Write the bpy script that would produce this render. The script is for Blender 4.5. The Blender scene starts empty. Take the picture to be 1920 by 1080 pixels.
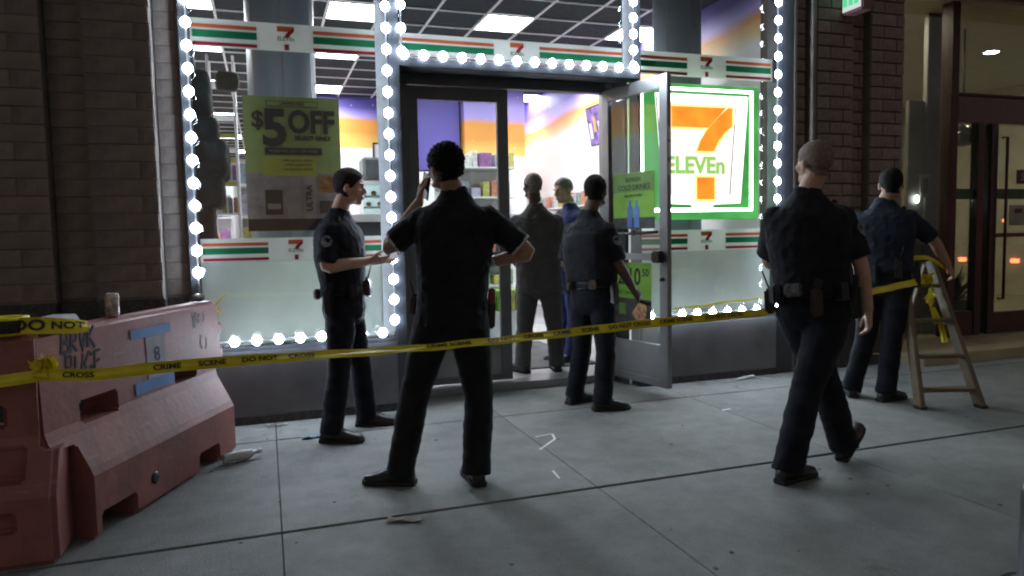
import bpy, bmesh, math, random
import numpy as np
from mathutils import Vector as V, Matrix as M, noise as NZ
R_ = math.radians
scene = bpy.context.scene
COL = scene.collection
rnd = random.Random(7)

# ------------------------------------------------------------------ camera, sky, sun, exposure
cam = bpy.data.objects.new('camera', bpy.data.cameras.new('camera'))
COL.objects.link(cam)
scene.camera = cam
cam.data.sensor_fit = 'HORIZONTAL'; cam.data.sensor_width = 36.0
cam.data.lens = 36.0 * 1354.28 / 1920.0
cam.data.clip_start = 0.05; cam.data.clip_end = 300
_r = V((0.9460782, -0.32332827, -0.01987122)); _u = V((0.04222976, 0.06228277, 0.99716473)); _f = V((0.32117391, 0.94423497, -0.07257844))
m3 = M((_r, _u, -_f)).transposed()
cam.matrix_world = M.Translation((0, -5.4762, 1.32)) @ m3.to_4x4()

world = bpy.data.worlds.new('World'); scene.world = world
world.use_nodes = True
wn = world.node_tree.nodes; wl = world.node_tree.links
bg = wn['Background']
sky = wn.new('ShaderNodeTexSky'); sky.sky_type = 'NISHITA'; sky.sun_disc = False
sky.sun_elevation = R_(2.0); sky.sun_rotation = R_(200)
bgc = wn.new('ShaderNodeMixRGB'); bgc.inputs[0].default_value = 0.12          # city glow with a little night sky in it
bgc.inputs[1].default_value = (0.96, 0.98, 1.0, 1)
wl.new(sky.outputs[0], bgc.inputs[2]); wl.new(bgc.outputs[0], bg.inputs[0])
bg.inputs[1].default_value = 0.070
sunl = bpy.data.lights.new('sun', 'SUN'); sunl.energy = 0.03; sunl.angle = R_(25); sunl.color = (1.0, 0.86, 0.7)
sun = bpy.data.objects.new('sun', sunl); COL.objects.link(sun)
sun.rotation_euler = (R_(50), 0, R_(-25))
scene.view_settings.view_transform = 'Standard'; scene.view_settings.look = 'None'
scene.view_settings.exposure = 0.68; scene.view_settings.gamma = 1.0; scene.view_settings.use_curve_mapping = False
scene.render.engine = 'CYCLES'
cy = scene.cycles
cy.use_denoising = True; cy.filter_width = 2.1      # soft phone-video focus
cy.max_bounces = 7; cy.diffuse_bounces = 4; cy.glossy_bounces = 3; cy.transmission_bounces = 4; cy.transparent_max_bounces = 12
cy.sample_clamp_indirect = 6.0; cy.caustics_reflective = False; cy.caustics_refractive = False

# ------------------------------------------------------------------ materials
def srgb(r, g, b):
    f = lambda c: (c / 255 / 12.92) if c <= 10 else ((c / 255 + 0.055) / 1.055) ** 2.4
    return (f(r), f(g), f(b))
MATS = {}
def mat(name, col, rough=.6, metal=0.0, var=.12, scale=6, bump=0.0, bscale=60, spec=.5, emit=None, es=0.0, coat=0.0):
    if name in MATS: return MATS[name]
    m = bpy.data.materials.new(name); m.use_nodes = True
    nt = m.node_tree; N = nt.nodes; L = nt.links
    p = N['Principled BSDF']
    p.inputs['Roughness'].default_value = rough; p.inputs['Metallic'].default_value = metal
    p.inputs['Specular IOR Level'].default_value = spec; p.inputs['Coat Weight'].default_value = coat
    tc = N.new('ShaderNodeTexCoord')
    n = N.new('ShaderNodeTexNoise'); n.inputs['Scale'].default_value = scale; n.inputs['Detail'].default_value = 6
    L.new(tc.outputs['Object'], n.inputs['Vector'])
    ramp = N.new('ShaderNodeValToRGB')
    lo = [max(0, c * (1 - 2 * var)) for c in col]; hi = [min(1, c * (1 + 2 * var)) for c in col]
    ramp.color_ramp.elements[0].position = .3; ramp.color_ramp.elements[1].position = .7
    ramp.color_ramp.elements[0].color = (*lo, 1); ramp.color_ramp.elements[1].color = (*hi, 1)
    L.new(n.outputs['Fac'], ramp.inputs[0]); L.new(ramp.outputs[0], p.inputs['Base Color'])
    if bump:
        b = N.new('ShaderNodeTexNoise'); b.inputs['Scale'].default_value = bscale; b.inputs['Detail'].default_value = 5
        L.new(tc.outputs['Object'], b.inputs['Vector'])
        bp = N.new('ShaderNodeBump'); bp.inputs['Strength'].default_value = bump; bp.inputs['Distance'].default_value = .02
        L.new(b.outputs['Fac'], bp.inputs['Height']); L.new(bp.outputs[0], p.inputs['Normal'])
    if emit:
        p.inputs['Emission Color'].default_value = (*emit, 1); p.inputs['Emission Strength'].default_value = es
    MATS[name] = m
    return m
def glass(name, tint=(1, 1, 1), refl=1.0, rough=0.0):
    m = bpy.data.materials.new(name); m.use_nodes = True
    nt = m.node_tree; N = nt.nodes; L = nt.links; N.remove(N['Principled BSDF'])
    t = N.new('ShaderNodeBsdfTransparent'); t.inputs[0].default_value = (*tint, 1)
    g = N.new('ShaderNodeBsdfGlossy'); g.inputs['Roughness'].default_value = rough
    lw = N.new('ShaderNodeLayerWeight'); lw.inputs[0].default_value = .5      # Schlick from the facing angle, same from both sides
    p5 = N.new('ShaderNodeMath'); p5.operation = 'POWER'; p5.inputs[1].default_value = 5
    sc = N.new('ShaderNodeMath'); sc.operation = 'MULTIPLY_ADD'; sc.inputs[1].default_value = .96; sc.inputs[2].default_value = .04
    L.new(lw.outputs['Facing'], p5.inputs[0]); L.new(p5.outputs[0], sc.inputs[0])
    mu = N.new('ShaderNodeMath'); mu.operation = 'MULTIPLY'; mu.inputs[1].default_value = refl; mu.use_clamp = True
    mx = N.new('ShaderNodeMixShader')
    L.new(sc.outputs[0], mu.inputs[0]); L.new(mu.outputs[0], mx.inputs[0]); L.new(t.outputs[0], mx.inputs[1]); L.new(g.outputs[0], mx.inputs[2])
    L.new(mx.outputs[0], N['Material Output'].inputs[0])
    return m
def film(name, col, trans=.6, clear=0.0):
    m = bpy.data.materials.new(name); m.use_nodes = True
    nt = m.node_tree; N = nt.nodes; L = nt.links; N.remove(N['Principled BSDF'])
    tc = N.new('ShaderNodeTexCoord'); n = N.new('ShaderNodeTexNoise'); n.inputs['Scale'].default_value = 2.5; n.inputs['Detail'].default_value = 4
    L.new(tc.outputs['Object'], n.inputs['Vector'])
    rp = N.new('ShaderNodeValToRGB')
    rp.color_ramp.elements[0].position = .3; rp.color_ramp.elements[1].position = .7
    rp.color_ramp.elements[0].color = (*[c * .85 for c in col], 1); rp.color_ramp.elements[1].color = (*col, 1)
    L.new(n.outputs['Fac'], rp.inputs[0])
    d = N.new('ShaderNodeBsdfDiffuse'); t = N.new('ShaderNodeBsdfTranslucent')
    L.new(rp.outputs[0], d.inputs[0]); L.new(rp.outputs[0], t.inputs[0])
    mx = N.new('ShaderNodeMixShader'); mx.inputs[0].default_value = trans
    L.new(d.outputs[0], mx.inputs[1]); L.new(t.outputs[0], mx.inputs[2])
    out = mx.outputs[0]
    if clear:
        tr = N.new('ShaderNodeBsdfTransparent'); m2 = N.new('ShaderNodeMixShader'); m2.inputs[0].default_value = clear
        L.new(out, m2.inputs[1]); L.new(tr.outputs[0], m2.inputs[2]); out = m2.outputs[0]
    L.new(out, N['Material Output'].inputs[0])
    return m
def emis(name, col, s, var=0.0, scale=6):
    if name in MATS: return MATS[name]
    m = bpy.data.materials.new(name); m.use_nodes = True
    nt = m.node_tree; N = nt.nodes; L = nt.links; N.remove(N['Principled BSDF'])
    e = N.new('ShaderNodeEmission'); e.inputs[0].default_value = (*col, 1); e.inputs[1].default_value = s
    if var:
        tc = N.new('ShaderNodeTexCoord'); n = N.new('ShaderNodeTexNoise'); n.inputs['Scale'].default_value = scale
        L.new(tc.outputs['Object'], n.inputs['Vector'])
        mr = N.new('ShaderNodeMapRange'); mr.inputs[3].default_value = s * (1 - var); mr.inputs[4].default_value = s * (1 + var)
        mr.inputs[1].default_value = .3; mr.inputs[2].default_value = .7
        L.new(n.outputs['Fac'], mr.inputs[0]); L.new(mr.outputs[0], e.inputs[1])
    L.new(e.outputs[0], N['Material Output'].inputs[0])
    MATS[name] = m
    return m
def mural(name, stops, k=0.0, stars=True):
    # painted bands by height (world z minus k*world y), with a sprinkle of painted stars in the purple
    m = bpy.data.materials.new(name); m.use_nodes = True
    nt = m.node_tree; N = nt.nodes; L = nt.links; p = N['Principled BSDF']; p.inputs['Roughness'].default_value = .55
    g = N.new('ShaderNodeNewGeometry'); s = N.new('ShaderNodeSeparateXYZ'); L.new(g.outputs['Position'], s.inputs[0])
    mm = N.new('ShaderNodeMath'); mm.operation = 'MULTIPLY_ADD'; mm.inputs[1].default_value = k; L.new(s.outputs['Y'], mm.inputs[0]); L.new(s.outputs['Z'], mm.inputs[2])
    nz = N.new('ShaderNodeTexNoise'); nz.inputs['Scale'].default_value = 1.4; L.new(g.outputs['Position'], nz.inputs['Vector'])
    ma = N.new('ShaderNodeMath'); ma.operation = 'MULTIPLY_ADD'; ma.inputs[1].default_value = .12; L.new(nz.outputs['Fac'], ma.inputs[0]); L.new(mm.outputs[0], ma.inputs[2])
    mr = N.new('ShaderNodeMapRange'); mr.inputs[1].default_value = 2.0; mr.inputs[2].default_value = 4.0; L.new(ma.outputs[0], mr.inputs[0])
    rp = N.new('ShaderNodeValToRGB'); L.new(mr.outputs[0], rp.inputs[0])
    el = rp.color_ramp.elements
    while len(el) < len(stops): el.new(.5)
    for e, (z, c) in zip(el, stops): e.position = max(0, min(1, (z - 2.0) / 2.0 + .03)); e.color = (*c, 1)
    vo = N.new('ShaderNodeTexVoronoi'); vo.inputs['Scale'].default_value = 4.5; L.new(g.outputs['Position'], vo.inputs['Vector'])
    lt = N.new('ShaderNodeMath'); lt.operation = 'LESS_THAN'; lt.inputs[1].default_value = .05; L.new(vo.outputs['Distance'], lt.inputs[0])
    mx = N.new('ShaderNodeMixRGB'); mx.inputs[2].default_value = (.6, .6, .8, 1); L.new(lt.outputs[0], mx.inputs[0]); L.new(rp.outputs[0], mx.inputs[1])
    L.new(mx.outputs[0] if stars else rp.outputs[0], p.inputs['Base Color'])
    return m
def weathered(name, col, seed):
    # pavement slab: cloudy tone, aggregate speckle, dark drips and a fine rough relief
    m = bpy.data.materials.new(name); m.use_nodes = True
    nt = m.node_tree; N = nt.nodes; L = nt.links; p = N['Principled BSDF']; p.inputs['Roughness'].default_value = .78; p.inputs['Specular IOR Level'].default_value = .35
    g = N.new('ShaderNodeNewGeometry'); mp = N.new('ShaderNodeMapping'); mp.inputs['Location'].default_value = (seed * 7.3, seed * 3.1, 0); L.new(g.outputs['Position'], mp.inputs[0])
    def nz(sc, det, lo, hi, a, b, rough=.55):
        n = N.new('ShaderNodeTexNoise'); n.inputs['Scale'].default_value = sc; n.inputs['Detail'].default_value = det; n.inputs['Roughness'].default_value = rough; L.new(mp.outputs[0], n.inputs['Vector'])
        r = N.new('ShaderNodeMapRange'); r.inputs[1].default_value = lo; r.inputs[2].default_value = hi; r.inputs[3].default_value = a; r.inputs[4].default_value = b; L.new(n.outputs['Fac'], r.inputs[0]); return r.outputs[0]
    def mul(a, b):
        q = N.new('ShaderNodeMath'); q.operation = 'MULTIPLY'; L.new(a, q.inputs[0]); L.new(b, q.inputs[1]); return q.outputs[0]
    f = mul(mul(nz(1.1, 7, .35, .65, .85, 1.08, .6), nz(5.5, 8, .38, .62, .86, 1.08, .7)), mul(nz(150, 3, .35, .65, .84, 1.14), nz(2.3, 9, .60, .72, 1.0, .62, .75)))
    mx = N.new('ShaderNodeVectorMath'); mx.operation = 'SCALE'; mx.inputs[0].default_value = col; L.new(f, mx.inputs['Scale']); L.new(mx.outputs[0], p.inputs['Base Color'])
    b = N.new('ShaderNodeTexNoise'); b.inputs['Scale'].default_value = 90; b.inputs['Detail'].default_value = 6; L.new(mp.outputs[0], b.inputs['Vector'])
    bp = N.new('ShaderNodeBump'); bp.inputs['Strength'].default_value = .3; bp.inputs['Distance'].default_value = .02; L.new(b.outputs['Fac'], bp.inputs['Height']); L.new(bp.outputs[0], p.inputs['Normal'])
    return m
def scuffed(name, col, dirt, scuff):
    # moulded plastic: faded patches, grime that gathers in noise, pale scrapes
    m = bpy.data.materials.new(name); m.use_nodes = True
    nt = m.node_tree; N = nt.nodes; L = nt.links; p = N['Principled BSDF']; p.inputs['Roughness'].default_value = .55
    tc = N.new('ShaderNodeTexCoord')
    def nz(sc, det, lo, hi, st=None):
        n = N.new('ShaderNodeTexNoise'); n.inputs['Scale'].default_value = sc; n.inputs['Detail'].default_value = det; n.inputs['Roughness'].default_value = .65
        if st:
            mp = N.new('ShaderNodeMapping'); mp.inputs['Scale'].default_value = st; L.new(tc.outputs['Object'], mp.inputs[0]); L.new(mp.outputs[0], n.inputs['Vector'])
        else: L.new(tc.outputs['Object'], n.inputs['Vector'])
        r = N.new('ShaderNodeMapRange'); r.inputs[1].default_value = lo; r.inputs[2].default_value = hi; L.new(n.outputs['Fac'], r.inputs[0]); return r.outputs[0]
    def mix(f, a, b, k=1.0):
        x = N.new('ShaderNodeMixRGB'); mu = N.new('ShaderNodeMath'); mu.operation = 'MULTIPLY'; mu.inputs[1].default_value = k; L.new(f, mu.inputs[0]); L.new(mu.outputs[0], x.inputs[0])
        for i, c in ((1, a), (2, b)):
            if isinstance(c, tuple): x.inputs[i].default_value = (*c, 1)
            else: L.new(c, x.inputs[i])
        return x.outputs[0]
    c = mix(nz(2.2, 6, .35, .65), tuple(v * .78 for v in col), tuple(min(1, v * 1.18) for v in col))
    c = mix(nz(3.5, 9, .50, .72, (1, 1, .45)), c, dirt, .75)
    c = mix(nz(9, 8, .62, .74, (.5, 1, 2.2)), c, scuff, .55)
    L.new(c, p.inputs['Base Color'])
    b = N.new('ShaderNodeTexNoise'); b.inputs['Scale'].default_value = 30; b.inputs['Detail'].default_value = 6; L.new(tc.outputs['Object'], b.inputs['Vector'])
    bp = N.new('ShaderNodeBump'); bp.inputs['Strength'].default_value = .12; bp.inputs['Distance'].default_value = .02; L.new(b.outputs['Fac'], bp.inputs['Height']); L.new(bp.outputs[0], p.inputs['Normal'])
    return m
# ------------------------------------------------------------------ mesh helpers
class MB:
    def __init__(s): s.v = []; s.f = []
    def add(s, vs, fs):
        o = len(s.v); s.v += [tuple(a) for a in vs]; s.f += [tuple(i + o for i in q) for q in fs]; return s
    def box(s, c, d, rot=None):
        vs = []
        for x in (-.5, .5):
            for y in (-.5, .5):
                for z in (-.5, .5):
                    q = V((x * d[0], y * d[1], z * d[2]))
                    if rot is not None: q = rot @ q
                    vs.append(V(c) + q)
        return s.add(vs, [(0, 1, 3, 2), (4, 6, 7, 5), (0, 4, 5, 1), (2, 3, 7, 6), (0, 2, 6, 4), (1, 5, 7, 3)])
    def span(s, a, b):
        return s.box([(a[i] + b[i]) / 2 for i in range(3)], [abs(b[i] - a[i]) for i in range(3)])
    def prism(s, pts, ax, t0, t1):
        # polygon pts in the plane without axis ax, extruded along it
        n = len(pts)
        def mk(p, t):
            q = list(p); q.insert(ax, t); return q
        vs = [mk(p, t0) for p in pts] + [mk(p, t1) for p in pts]
        return s.add(vs, [tuple(range(n)), tuple(range(2 * n - 1, n - 1, -1))] + [(i, i + n, (i + 1) % n + n, (i + 1) % n) for i in range(n)])
    def rings(s, R, cap=True):
        # R: list of equally long point rings
        n = len(R[0]); vs = [p for r in R for p in r]; fs = []
        for k in range(len(R) - 1):
            for i in range(n):
                j = (i + 1) % n
                fs.append((k * n + i, k * n + j, (k + 1) * n + j, (k + 1) * n + i))
        if cap: fs += [tuple(range(n - 1, -1, -1)), tuple((len(R) - 1) * n + i for i in range(n))]
        return s.add(vs, fs)
    def loft(s, secs, n=14, p=2.0):
        # secs: (centre, rx, ry, xaxis, yaxis)
        R = []
        for c, rx, ry, ax, ay in secs:
            r = []
            for i in range(n):
                a = 2 * math.pi * i / n; ca, sa = math.cos(a), math.sin(a)
                e = 2.0 / p
                r.append(V(c) + V(ax) * (rx * math.copysign(abs(ca) ** e, ca)) + V(ay) * (ry * math.copysign(abs(sa) ** e, sa)))
            R.append(r)
        return s.rings(R)
    def tube(s, pts, rad, n=10, sub=1):
        pts = [V(p) for p in pts]; rad = [rad] * len(pts) if not hasattr(rad, '__len__') else list(rad)
        if sub > 1 and len(pts) > 2:
            P = []; Q = []
            for i in range(len(pts) - 1):
                p0, p1, p2, p3 = pts[max(i - 1, 0)], pts[i], pts[i + 1], pts[min(i + 2, len(pts) - 1)]
                for k in range(sub):
                    t = k / sub
                    P.append(.5 * ((2 * p1) + (p2 - p0) * t + (2 * p0 - 5 * p1 + 4 * p2 - p3) * t * t + (3 * p1 - p0 - 3 * p2 + p3) * t ** 3))
                    Q.append(rad[i] * (1 - t) + rad[i + 1] * t)
            P.append(pts[-1]); Q.append(rad[-1]); pts, rad = P, Q
        d0 = (pts[1] - pts[0]).normalized()
        ax = d0.cross(V((0, 0, 1)))
        if ax.length < .05: ax = d0.cross(V((0, 1, 0)))
        ax.normalize(); R = []
        for i, pt in enumerate(pts):
            d = (pts[min(i + 1, len(pts) - 1)] - pts[max(i - 1, 0)]).normalized()
            ax = (ax - d * ax.dot(d)).normalized(); ay = d.cross(ax)
            R.append([pt + (ax * math.cos(2 * math.pi * k / n) + ay * math.sin(2 * math.pi * k / n)) * rad[i] for k in range(n)])
        return s.rings(R)
    def ell(s, c, r, rot=None, n=12, m=8):
        R = []
        for j in range(1, m):
            ph = math.pi * j / m
            ring = []
            for i in range(n):
                a = 2 * math.pi * i / n
                q = V((r[0] * math.sin(ph) * math.cos(a), r[1] * math.sin(ph) * math.sin(a), -r[2] * math.cos(ph)))
                if rot is not None: q = rot @ q
                ring.append(V(c) + q)
            R.append(ring)
        return s.rings(R)
    def lathe(s, prof, c=(0, 0, 0), n=20):
        return s.rings([[V(c) + V((r * math.cos(2 * math.pi * i / n), r * math.sin(2 * math.pi * i / n), z)) for i in range(n)] for r, z in prof])
    def mesh(s, name):
        me = bpy.data.meshes.new(name); me.from_pydata(s.v, [], s.f); return me
    def build(s, name, m, parent=None, smooth=False, bevel=0, seg=2, off=None):
        me = s.mesh(name)
        if bevel:
            bm = bmesh.new(); bm.from_mesh(me)
            bmesh.ops.bevel(bm, geom=[e for e in bm.edges if len(e.link_faces) == 2 and e.calc_face_angle(0) > .6], offset=bevel, segments=seg, affect='EDGES', clamp_overlap=True)
            bm.to_mesh(me); bm.free()
        else:
            bm = bmesh.new(); bm.from_mesh(me); bmesh.ops.recalc_face_normals(bm, faces=bm.faces); bm.to_mesh(me); bm.free()
        if m: me.materials.append(m)
        if smooth:
            for q in me.polygons: q.use_smooth = True
        return link(name, me, parent)
def link(name, me, parent=None):
    o = bpy.data.objects.new(name, me); COL.objects.link(o)
    if parent is not None: o.parent = parent
    return o
def tag(o, label, cat, group=None):
    o['label'] = label; o['category'] = cat
    if group: o['group'] = group
    return o
def struct(o): o['kind'] = 'structure'; return o
def stuff(o): o['kind'] = 'stuff'; return o
def thing(name, label, cat, loc=(0, 0, 0), rz=0, group=None):
    o = bpy.data.objects.new(name, None); COL.objects.link(o); o.location = loc; o.rotation_euler = (0, 0, rz); o.empty_display_size = .1
    return tag(o, label, cat, group)
def W(root, p):  # world point -> local of an unrotated root
    return V(p) - V(root.location)
def text(name, s, size, m, loc, parent=None, rot=(R_(90), 0, 0), ext=.002, align='CENTER', bold=0.0, sx=1.0):
    cu = bpy.data.curves.new(name, 'FONT'); cu.body = s; cu.size = size; cu.extrude = ext; cu.align_x = align; cu.align_y = 'CENTER'; cu.offset = bold * size
    cu.resolution_u = 3; cu.space_line = .95
    t = bpy.data.objects.new('tmp_text', cu)
    me = bpy.data.meshes.new_from_object(t)
    bpy.data.objects.remove(t); bpy.data.curves.remove(cu)
    me.materials.clear(); me.materials.append(m)
    o = link(name, me, parent); o.location = loc; o.rotation_euler = rot; o.scale = (sx, 1, 1)
    return o
def remesh(mb, name, vox, smooth=2, disp=None):
    me = mb.mesh(name)
    o = bpy.data.objects.new('tmp_remesh', me); COL.objects.link(o)
    bm = bmesh.new(); bm.from_mesh(me); bmesh.ops.recalc_face_normals(bm, faces=bm.faces); bm.to_mesh(me); bm.free()
    md = o.modifiers.new('r', 'REMESH'); md.mode = 'VOXEL'; md.voxel_size = vox
    dg = bpy.context.evaluated_depsgraph_get()
    out = bpy.data.meshes.new_from_object(o.evaluated_get(dg))
    bpy.data.objects.remove(o); bpy.data.meshes.remove(me)
    n = len(out.vertices); co = np.empty(n * 3); out.vertices.foreach_get('co', co); co = co.reshape(-1, 3)
    e = np.empty(len(out.edges) * 2, int); out.edges.foreach_get('vertices', e); e = e.reshape(-1, 2)
    deg = np.bincount(e.ravel(), minlength=n).astype(float)[:, None]; deg[deg == 0] = 1
    for k in range(smooth):
        acc = np.zeros_like(co)
        for c in range(3):
            acc[:, c] = np.bincount(e[:, 0], weights=co[e[:, 1], c], minlength=n) + np.bincount(e[:, 1], weights=co[e[:, 0], c], minlength=n)
        co = co * .45 + acc / deg * .55
    out.vertices.foreach_set('co', co.ravel()); out.update()
    if disp:
        nr = np.empty(n * 3); out.vertices.foreach_get('normal', nr); nr = nr.reshape(-1, 3)
        d = np.array([disp(V(c)) for c in co])
        co = co + nr * d[:, None]
        out.vertices.foreach_set('co', co.ravel()); out.update()
    out.polygons.foreach_set('use_smooth', [True] * len(out.polygons))
    out.name = name
    return out
def copy_thing(root, loc, label=None, group=None):
    r = root.copy(); COL.objects.link(r); r.location = loc
    if label: r['label'] = label
    if group: r['group'] = group
    for ch in list(root.children):
        c = ch.copy(); COL.objects.link(c); c.parent = r
        for g in ch.children:
            d = g.copy(); COL.objects.link(d); d.parent = c
    return r
# cloth, skin, metal and rubber used in several places
SKIN_L = mat('skin_light', (.50, .30, .22), .55, var=.06, scale=20)
SKIN_M = mat('skin_tan', (.36, .20, .13), .55, var=.06, scale=20)
SKIN_D = mat('skin_dark', (.10, .052, .035), .5, var=.06, scale=20)
NAVY = mat('navy_uniform', (.009, .0105, .016), .85, var=.25, scale=9, bump=.25, bscale=220, spec=.18)
NAVY2 = mat('navy_shirt', (.013, .017, .030), .85, var=.2, scale=9, bump=.25, bscale=220, spec=.25)
BLACKC = mat('black_cloth', (.0095, .0105, .0135), .85, var=.25, scale=9, bump=.25, bscale=220, spec=.25)
GREYS = mat('charcoal_suit', (.085, .086, .088), .85, var=.05, scale=14, bump=.2, bscale=240, spec=.25)
BLUES = mat('blue_suit', (.028, .045, .15), .8, var=.12, scale=14, bump=.2, bscale=240, spec=.25)
WHITEC = mat('white_cotton', (.75, .75, .75), .8, var=.03)
LEATH = mat('black_leather', (.010, .010, .011), .38, var=.2, scale=20, bump=.1, bscale=90)
RUBB = mat('black_rubber', (.014, .014, .014), .8)
HAIRD = mat('dark_hair', (.006, .005, .0045), .75, var=.4, scale=60, bump=.6, bscale=160, spec=.15)
HAIRB = mat('brown_hair', (.028, .019, .014), .75, spec=.15, var=.4, scale=60, bump=.6, bscale=160)
HAIRG = mat('sandy_hair', (.17, .12, .085), .7, var=.2, scale=90, bump=.3, bscale=160)
HAIRS = mat('grey_hair', (.16, .15, .14), .6, var=.3, scale=60, bump=.5, bscale=160)
EYEW = mat('eye_white', (.7, .68, .65), .3, var=.02); EYED = mat('eye_iris', (.03, .02, .015), .2)
LIP = mat('lips', (.36, .15, .12), .5, var=.05)
STEEL = mat('badge_metal', (.55, .55, .56), .35, metal=.9, var=.1)
PATCH = mat('shoulder_patch', (.16, .17, .20), .8, var=.35, scale=60)
REDP = mat('red_plastic', (.16, .02, .02), .5)
for m_ in (NAVY, NAVY2, BLACKC, GREYS, BLUES):
    p_ = m_.node_tree.nodes['Principled BSDF']; p_.inputs['Sheen Weight'].default_value = .045; p_.inputs['Sheen Roughness'].default_value = .45
TRIM = mat('pale_trim', (.55, .55, .52), .8, var=.05)

# ------------------------------------------------------------------ setting: pavement, shop shell, lobby shell
CONC = weathered('concrete', (.232, .237, .229), 1)
CONC2 = weathered('concrete_worn', (.212, .216, .209), 2)
CONC3 = weathered('concrete_pale', (.246, .250, .241), 3)
JOINT = mat('joint_tar', (.02, .02, .02), .9)
ASPH = mat('asphalt', (.05, .05, .052), .9, var=.2, scale=3, bump=.4, bscale=120)
g = struct(MB().span((-40, -60, -.3), (60, -4.9 - .15, -.12)).build('road', ASPH))
sw = struct(MB().span((-30, -5.05, -.3), (45, .46, -.014)).build('sidewalk', JOINT))
XJ = [-6.27 + 1.572 * k for k in range(13)]; YJ = [.45, -.51, -2.125, -3.74, -5.05]
slabs = {}
for a in range(len(XJ) - 1):
    for b in range(len(YJ) - 1):
        gx, gy = .004, (.020 if b in (1, 2) else .004)
        w, d = 1.572 - gx, YJ[b] - YJ[b + 1] - gy * 1.4
        if b not in slabs:
            o = MB().box((0, 0, -.03), (w, d, .06)).build('slab', None, sw, False, .003, 1); slabs[b] = o
            o.data.materials.append(CONC)
        else:
            o = slabs[b].copy(); COL.objects.link(o)
        o.location = (XJ[a] + .786, (YJ[b] + YJ[b + 1]) / 2, rnd.uniform(-.0012, .0012))
        o.material_slots[0].link = 'OBJECT'; o.material_slots[0].material = rnd.choice([CONC, CONC, CONC2, CONC3])
for x0, x1 in ((-30, XJ[0]), (XJ[-1], 45)):
    MB().span((x0, -5.05, -.06), (x1, .45, 0)).build('slab', CONC2, sw)

# shop interior shell
TILE = mat('floor_tile', (.55, .55, .56), .25, var=.06, scale=3)
WALLW = mat('wall_white', (.78, .78, .77), .6, var=.03)
DARKW = mat('wall_dark', (.06, .06, .065), .8)
PUR = (.105, .080, .36); LIL = (.40, .33, .74); ORA = (.72, .30, .05); YEL = (.82, .56, .14); WHI = (.80, .79, .78)
MUR_BACK = mural('mural_back', [(2.0, WHI), (2.90, WHI), (2.93, YEL), (3.2, ORA), (3.40, ORA), (3.46, LIL), (3.62, PUR), (4.0, PUR)])
MUR_COL = mural('mural_column', [(2.0, WHI), (2.62, WHI), (2.64, YEL), (2.9, ORA), (3.15, ORA), (3.24, LIL), (3.42, LIL), (3.7, PUR)])
MUR_RIGHT = mural('mural_right', [(2.0, WHI), (3.22, WHI), (3.30, (.80, .62, .30)), (3.46, ORA), (3.58, LIL), (3.74, PUR)], k=.04)
MUR_PURPLE = mural('mural_purple', [(2.0, PUR), (4.0, PUR)])
struct(MB().span((-1.7, .47, -.3), (4.9, 18.8, .065)).build('shop_floor', TILE))
struct(MB().span((.3, 7.6, .03), (4.75, 7.75, 4.2)).build('back_wall', MUR_BACK))
struct(MB().span((.3, 7.75, .03), (.45, 18.5, 4.2)).build('corridor_wall', WALLW))
struct(MB().span((-1.75, .3, .03), (-1.6, 18.6, 4.2)).build('side_wall', MUR_BACK))
struct(MB().span((-1.6, 18.5, .03), (.45, 18.65, 4.2)).build('end_wall', WALLW))
struct(MB().span((4.75, .35, .03), (4.9, 7.75, 4.2)).build('right_wall', MUR_RIGHT))
CT = mat('ceiling_tile_dark', (.024, .030, .037), .9, spec=.15, var=.15, scale=12, bump=.3, bscale=90)
TEE = mat('ceiling_tee', (.75, .76, .78), .4, var=.02)
ce = struct(MB().span((-1.75, .3, 3.86), (4.9, 18.6, 4.2)).build('shop_ceiling', DARKW))
CX = [-1.56 + .575 * k for k in range(12)]; CYR = [.6 + .61 * k for k in range(30)]
LAMPS = set()
for ci in (1, 4, 7, 10):
    for ri in ((3, 6, 10) if ci > 1 else (3, 6, 10, 15, 20, 25)): LAMPS.add((ci, ri))
tile = MB().box((0, 0, 0), (.555, .59, .02)).build('ceiling_tile', CT, ce)
first = True
for ci in range(11):
    for ri in range(29):
        if ci > 3 and ri > 11: continue
        if (ci, ri) in LAMPS: continue
        if first: o = tile; first = False
        else: o = tile.copy(); COL.objects.link(o)
        o.location = (CX[ci] + .2875, CYR[ri] + .305, 3.815)
mb = MB()
for x in CX: mb.span((x - .013, .6, 3.790), (x + .013, 7.6 if x > .4 else 18.4, 3.804))
for y in CYR: mb.span((-1.56, y - .011, 3.787), (4.7 if y < 7.7 else .3, y + .011, 3.801))
mb.build('ceiling_tees', TEE, ce)
LAMP = emis('lamp_panel', (.93, .97, 1.0), 30.0)
l0 = None
for ci, ri in sorted(LAMPS):
    loc = (CX[ci] + .2875, CYR[ri] + .305, 3.80)
    lab = 'square lit ceiling panel, row %s from the shop front, %s' % (['one', 'two', 'three', 'four', 'five', 'six'][([3, 6, 10, 15, 20, 25]).index(ri)], {1: 'above the left side wall', 4: 'beside the left silver column', 7: 'over the doorway', 10: 'along the right wall'}[ci])
    if l0 is None:
        l0 = thing('ceiling_light', lab, 'ceiling light', loc, 0, 'lit ceiling panels in the shop')
        MB().box((0, 0, .0), (.53, .565, .012)).build('diffuser', LAMP, l0)
        mb = MB()
        for s in (-1, 1): mb.box((s * .276, 0, -.002), (.018, .60, .02)); mb.box((0, s * .294, -.002), (.535, .016, .02))
        mb.build('frame', TEE, l0)
    else: copy_thing(l0, loc, lab)

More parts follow.
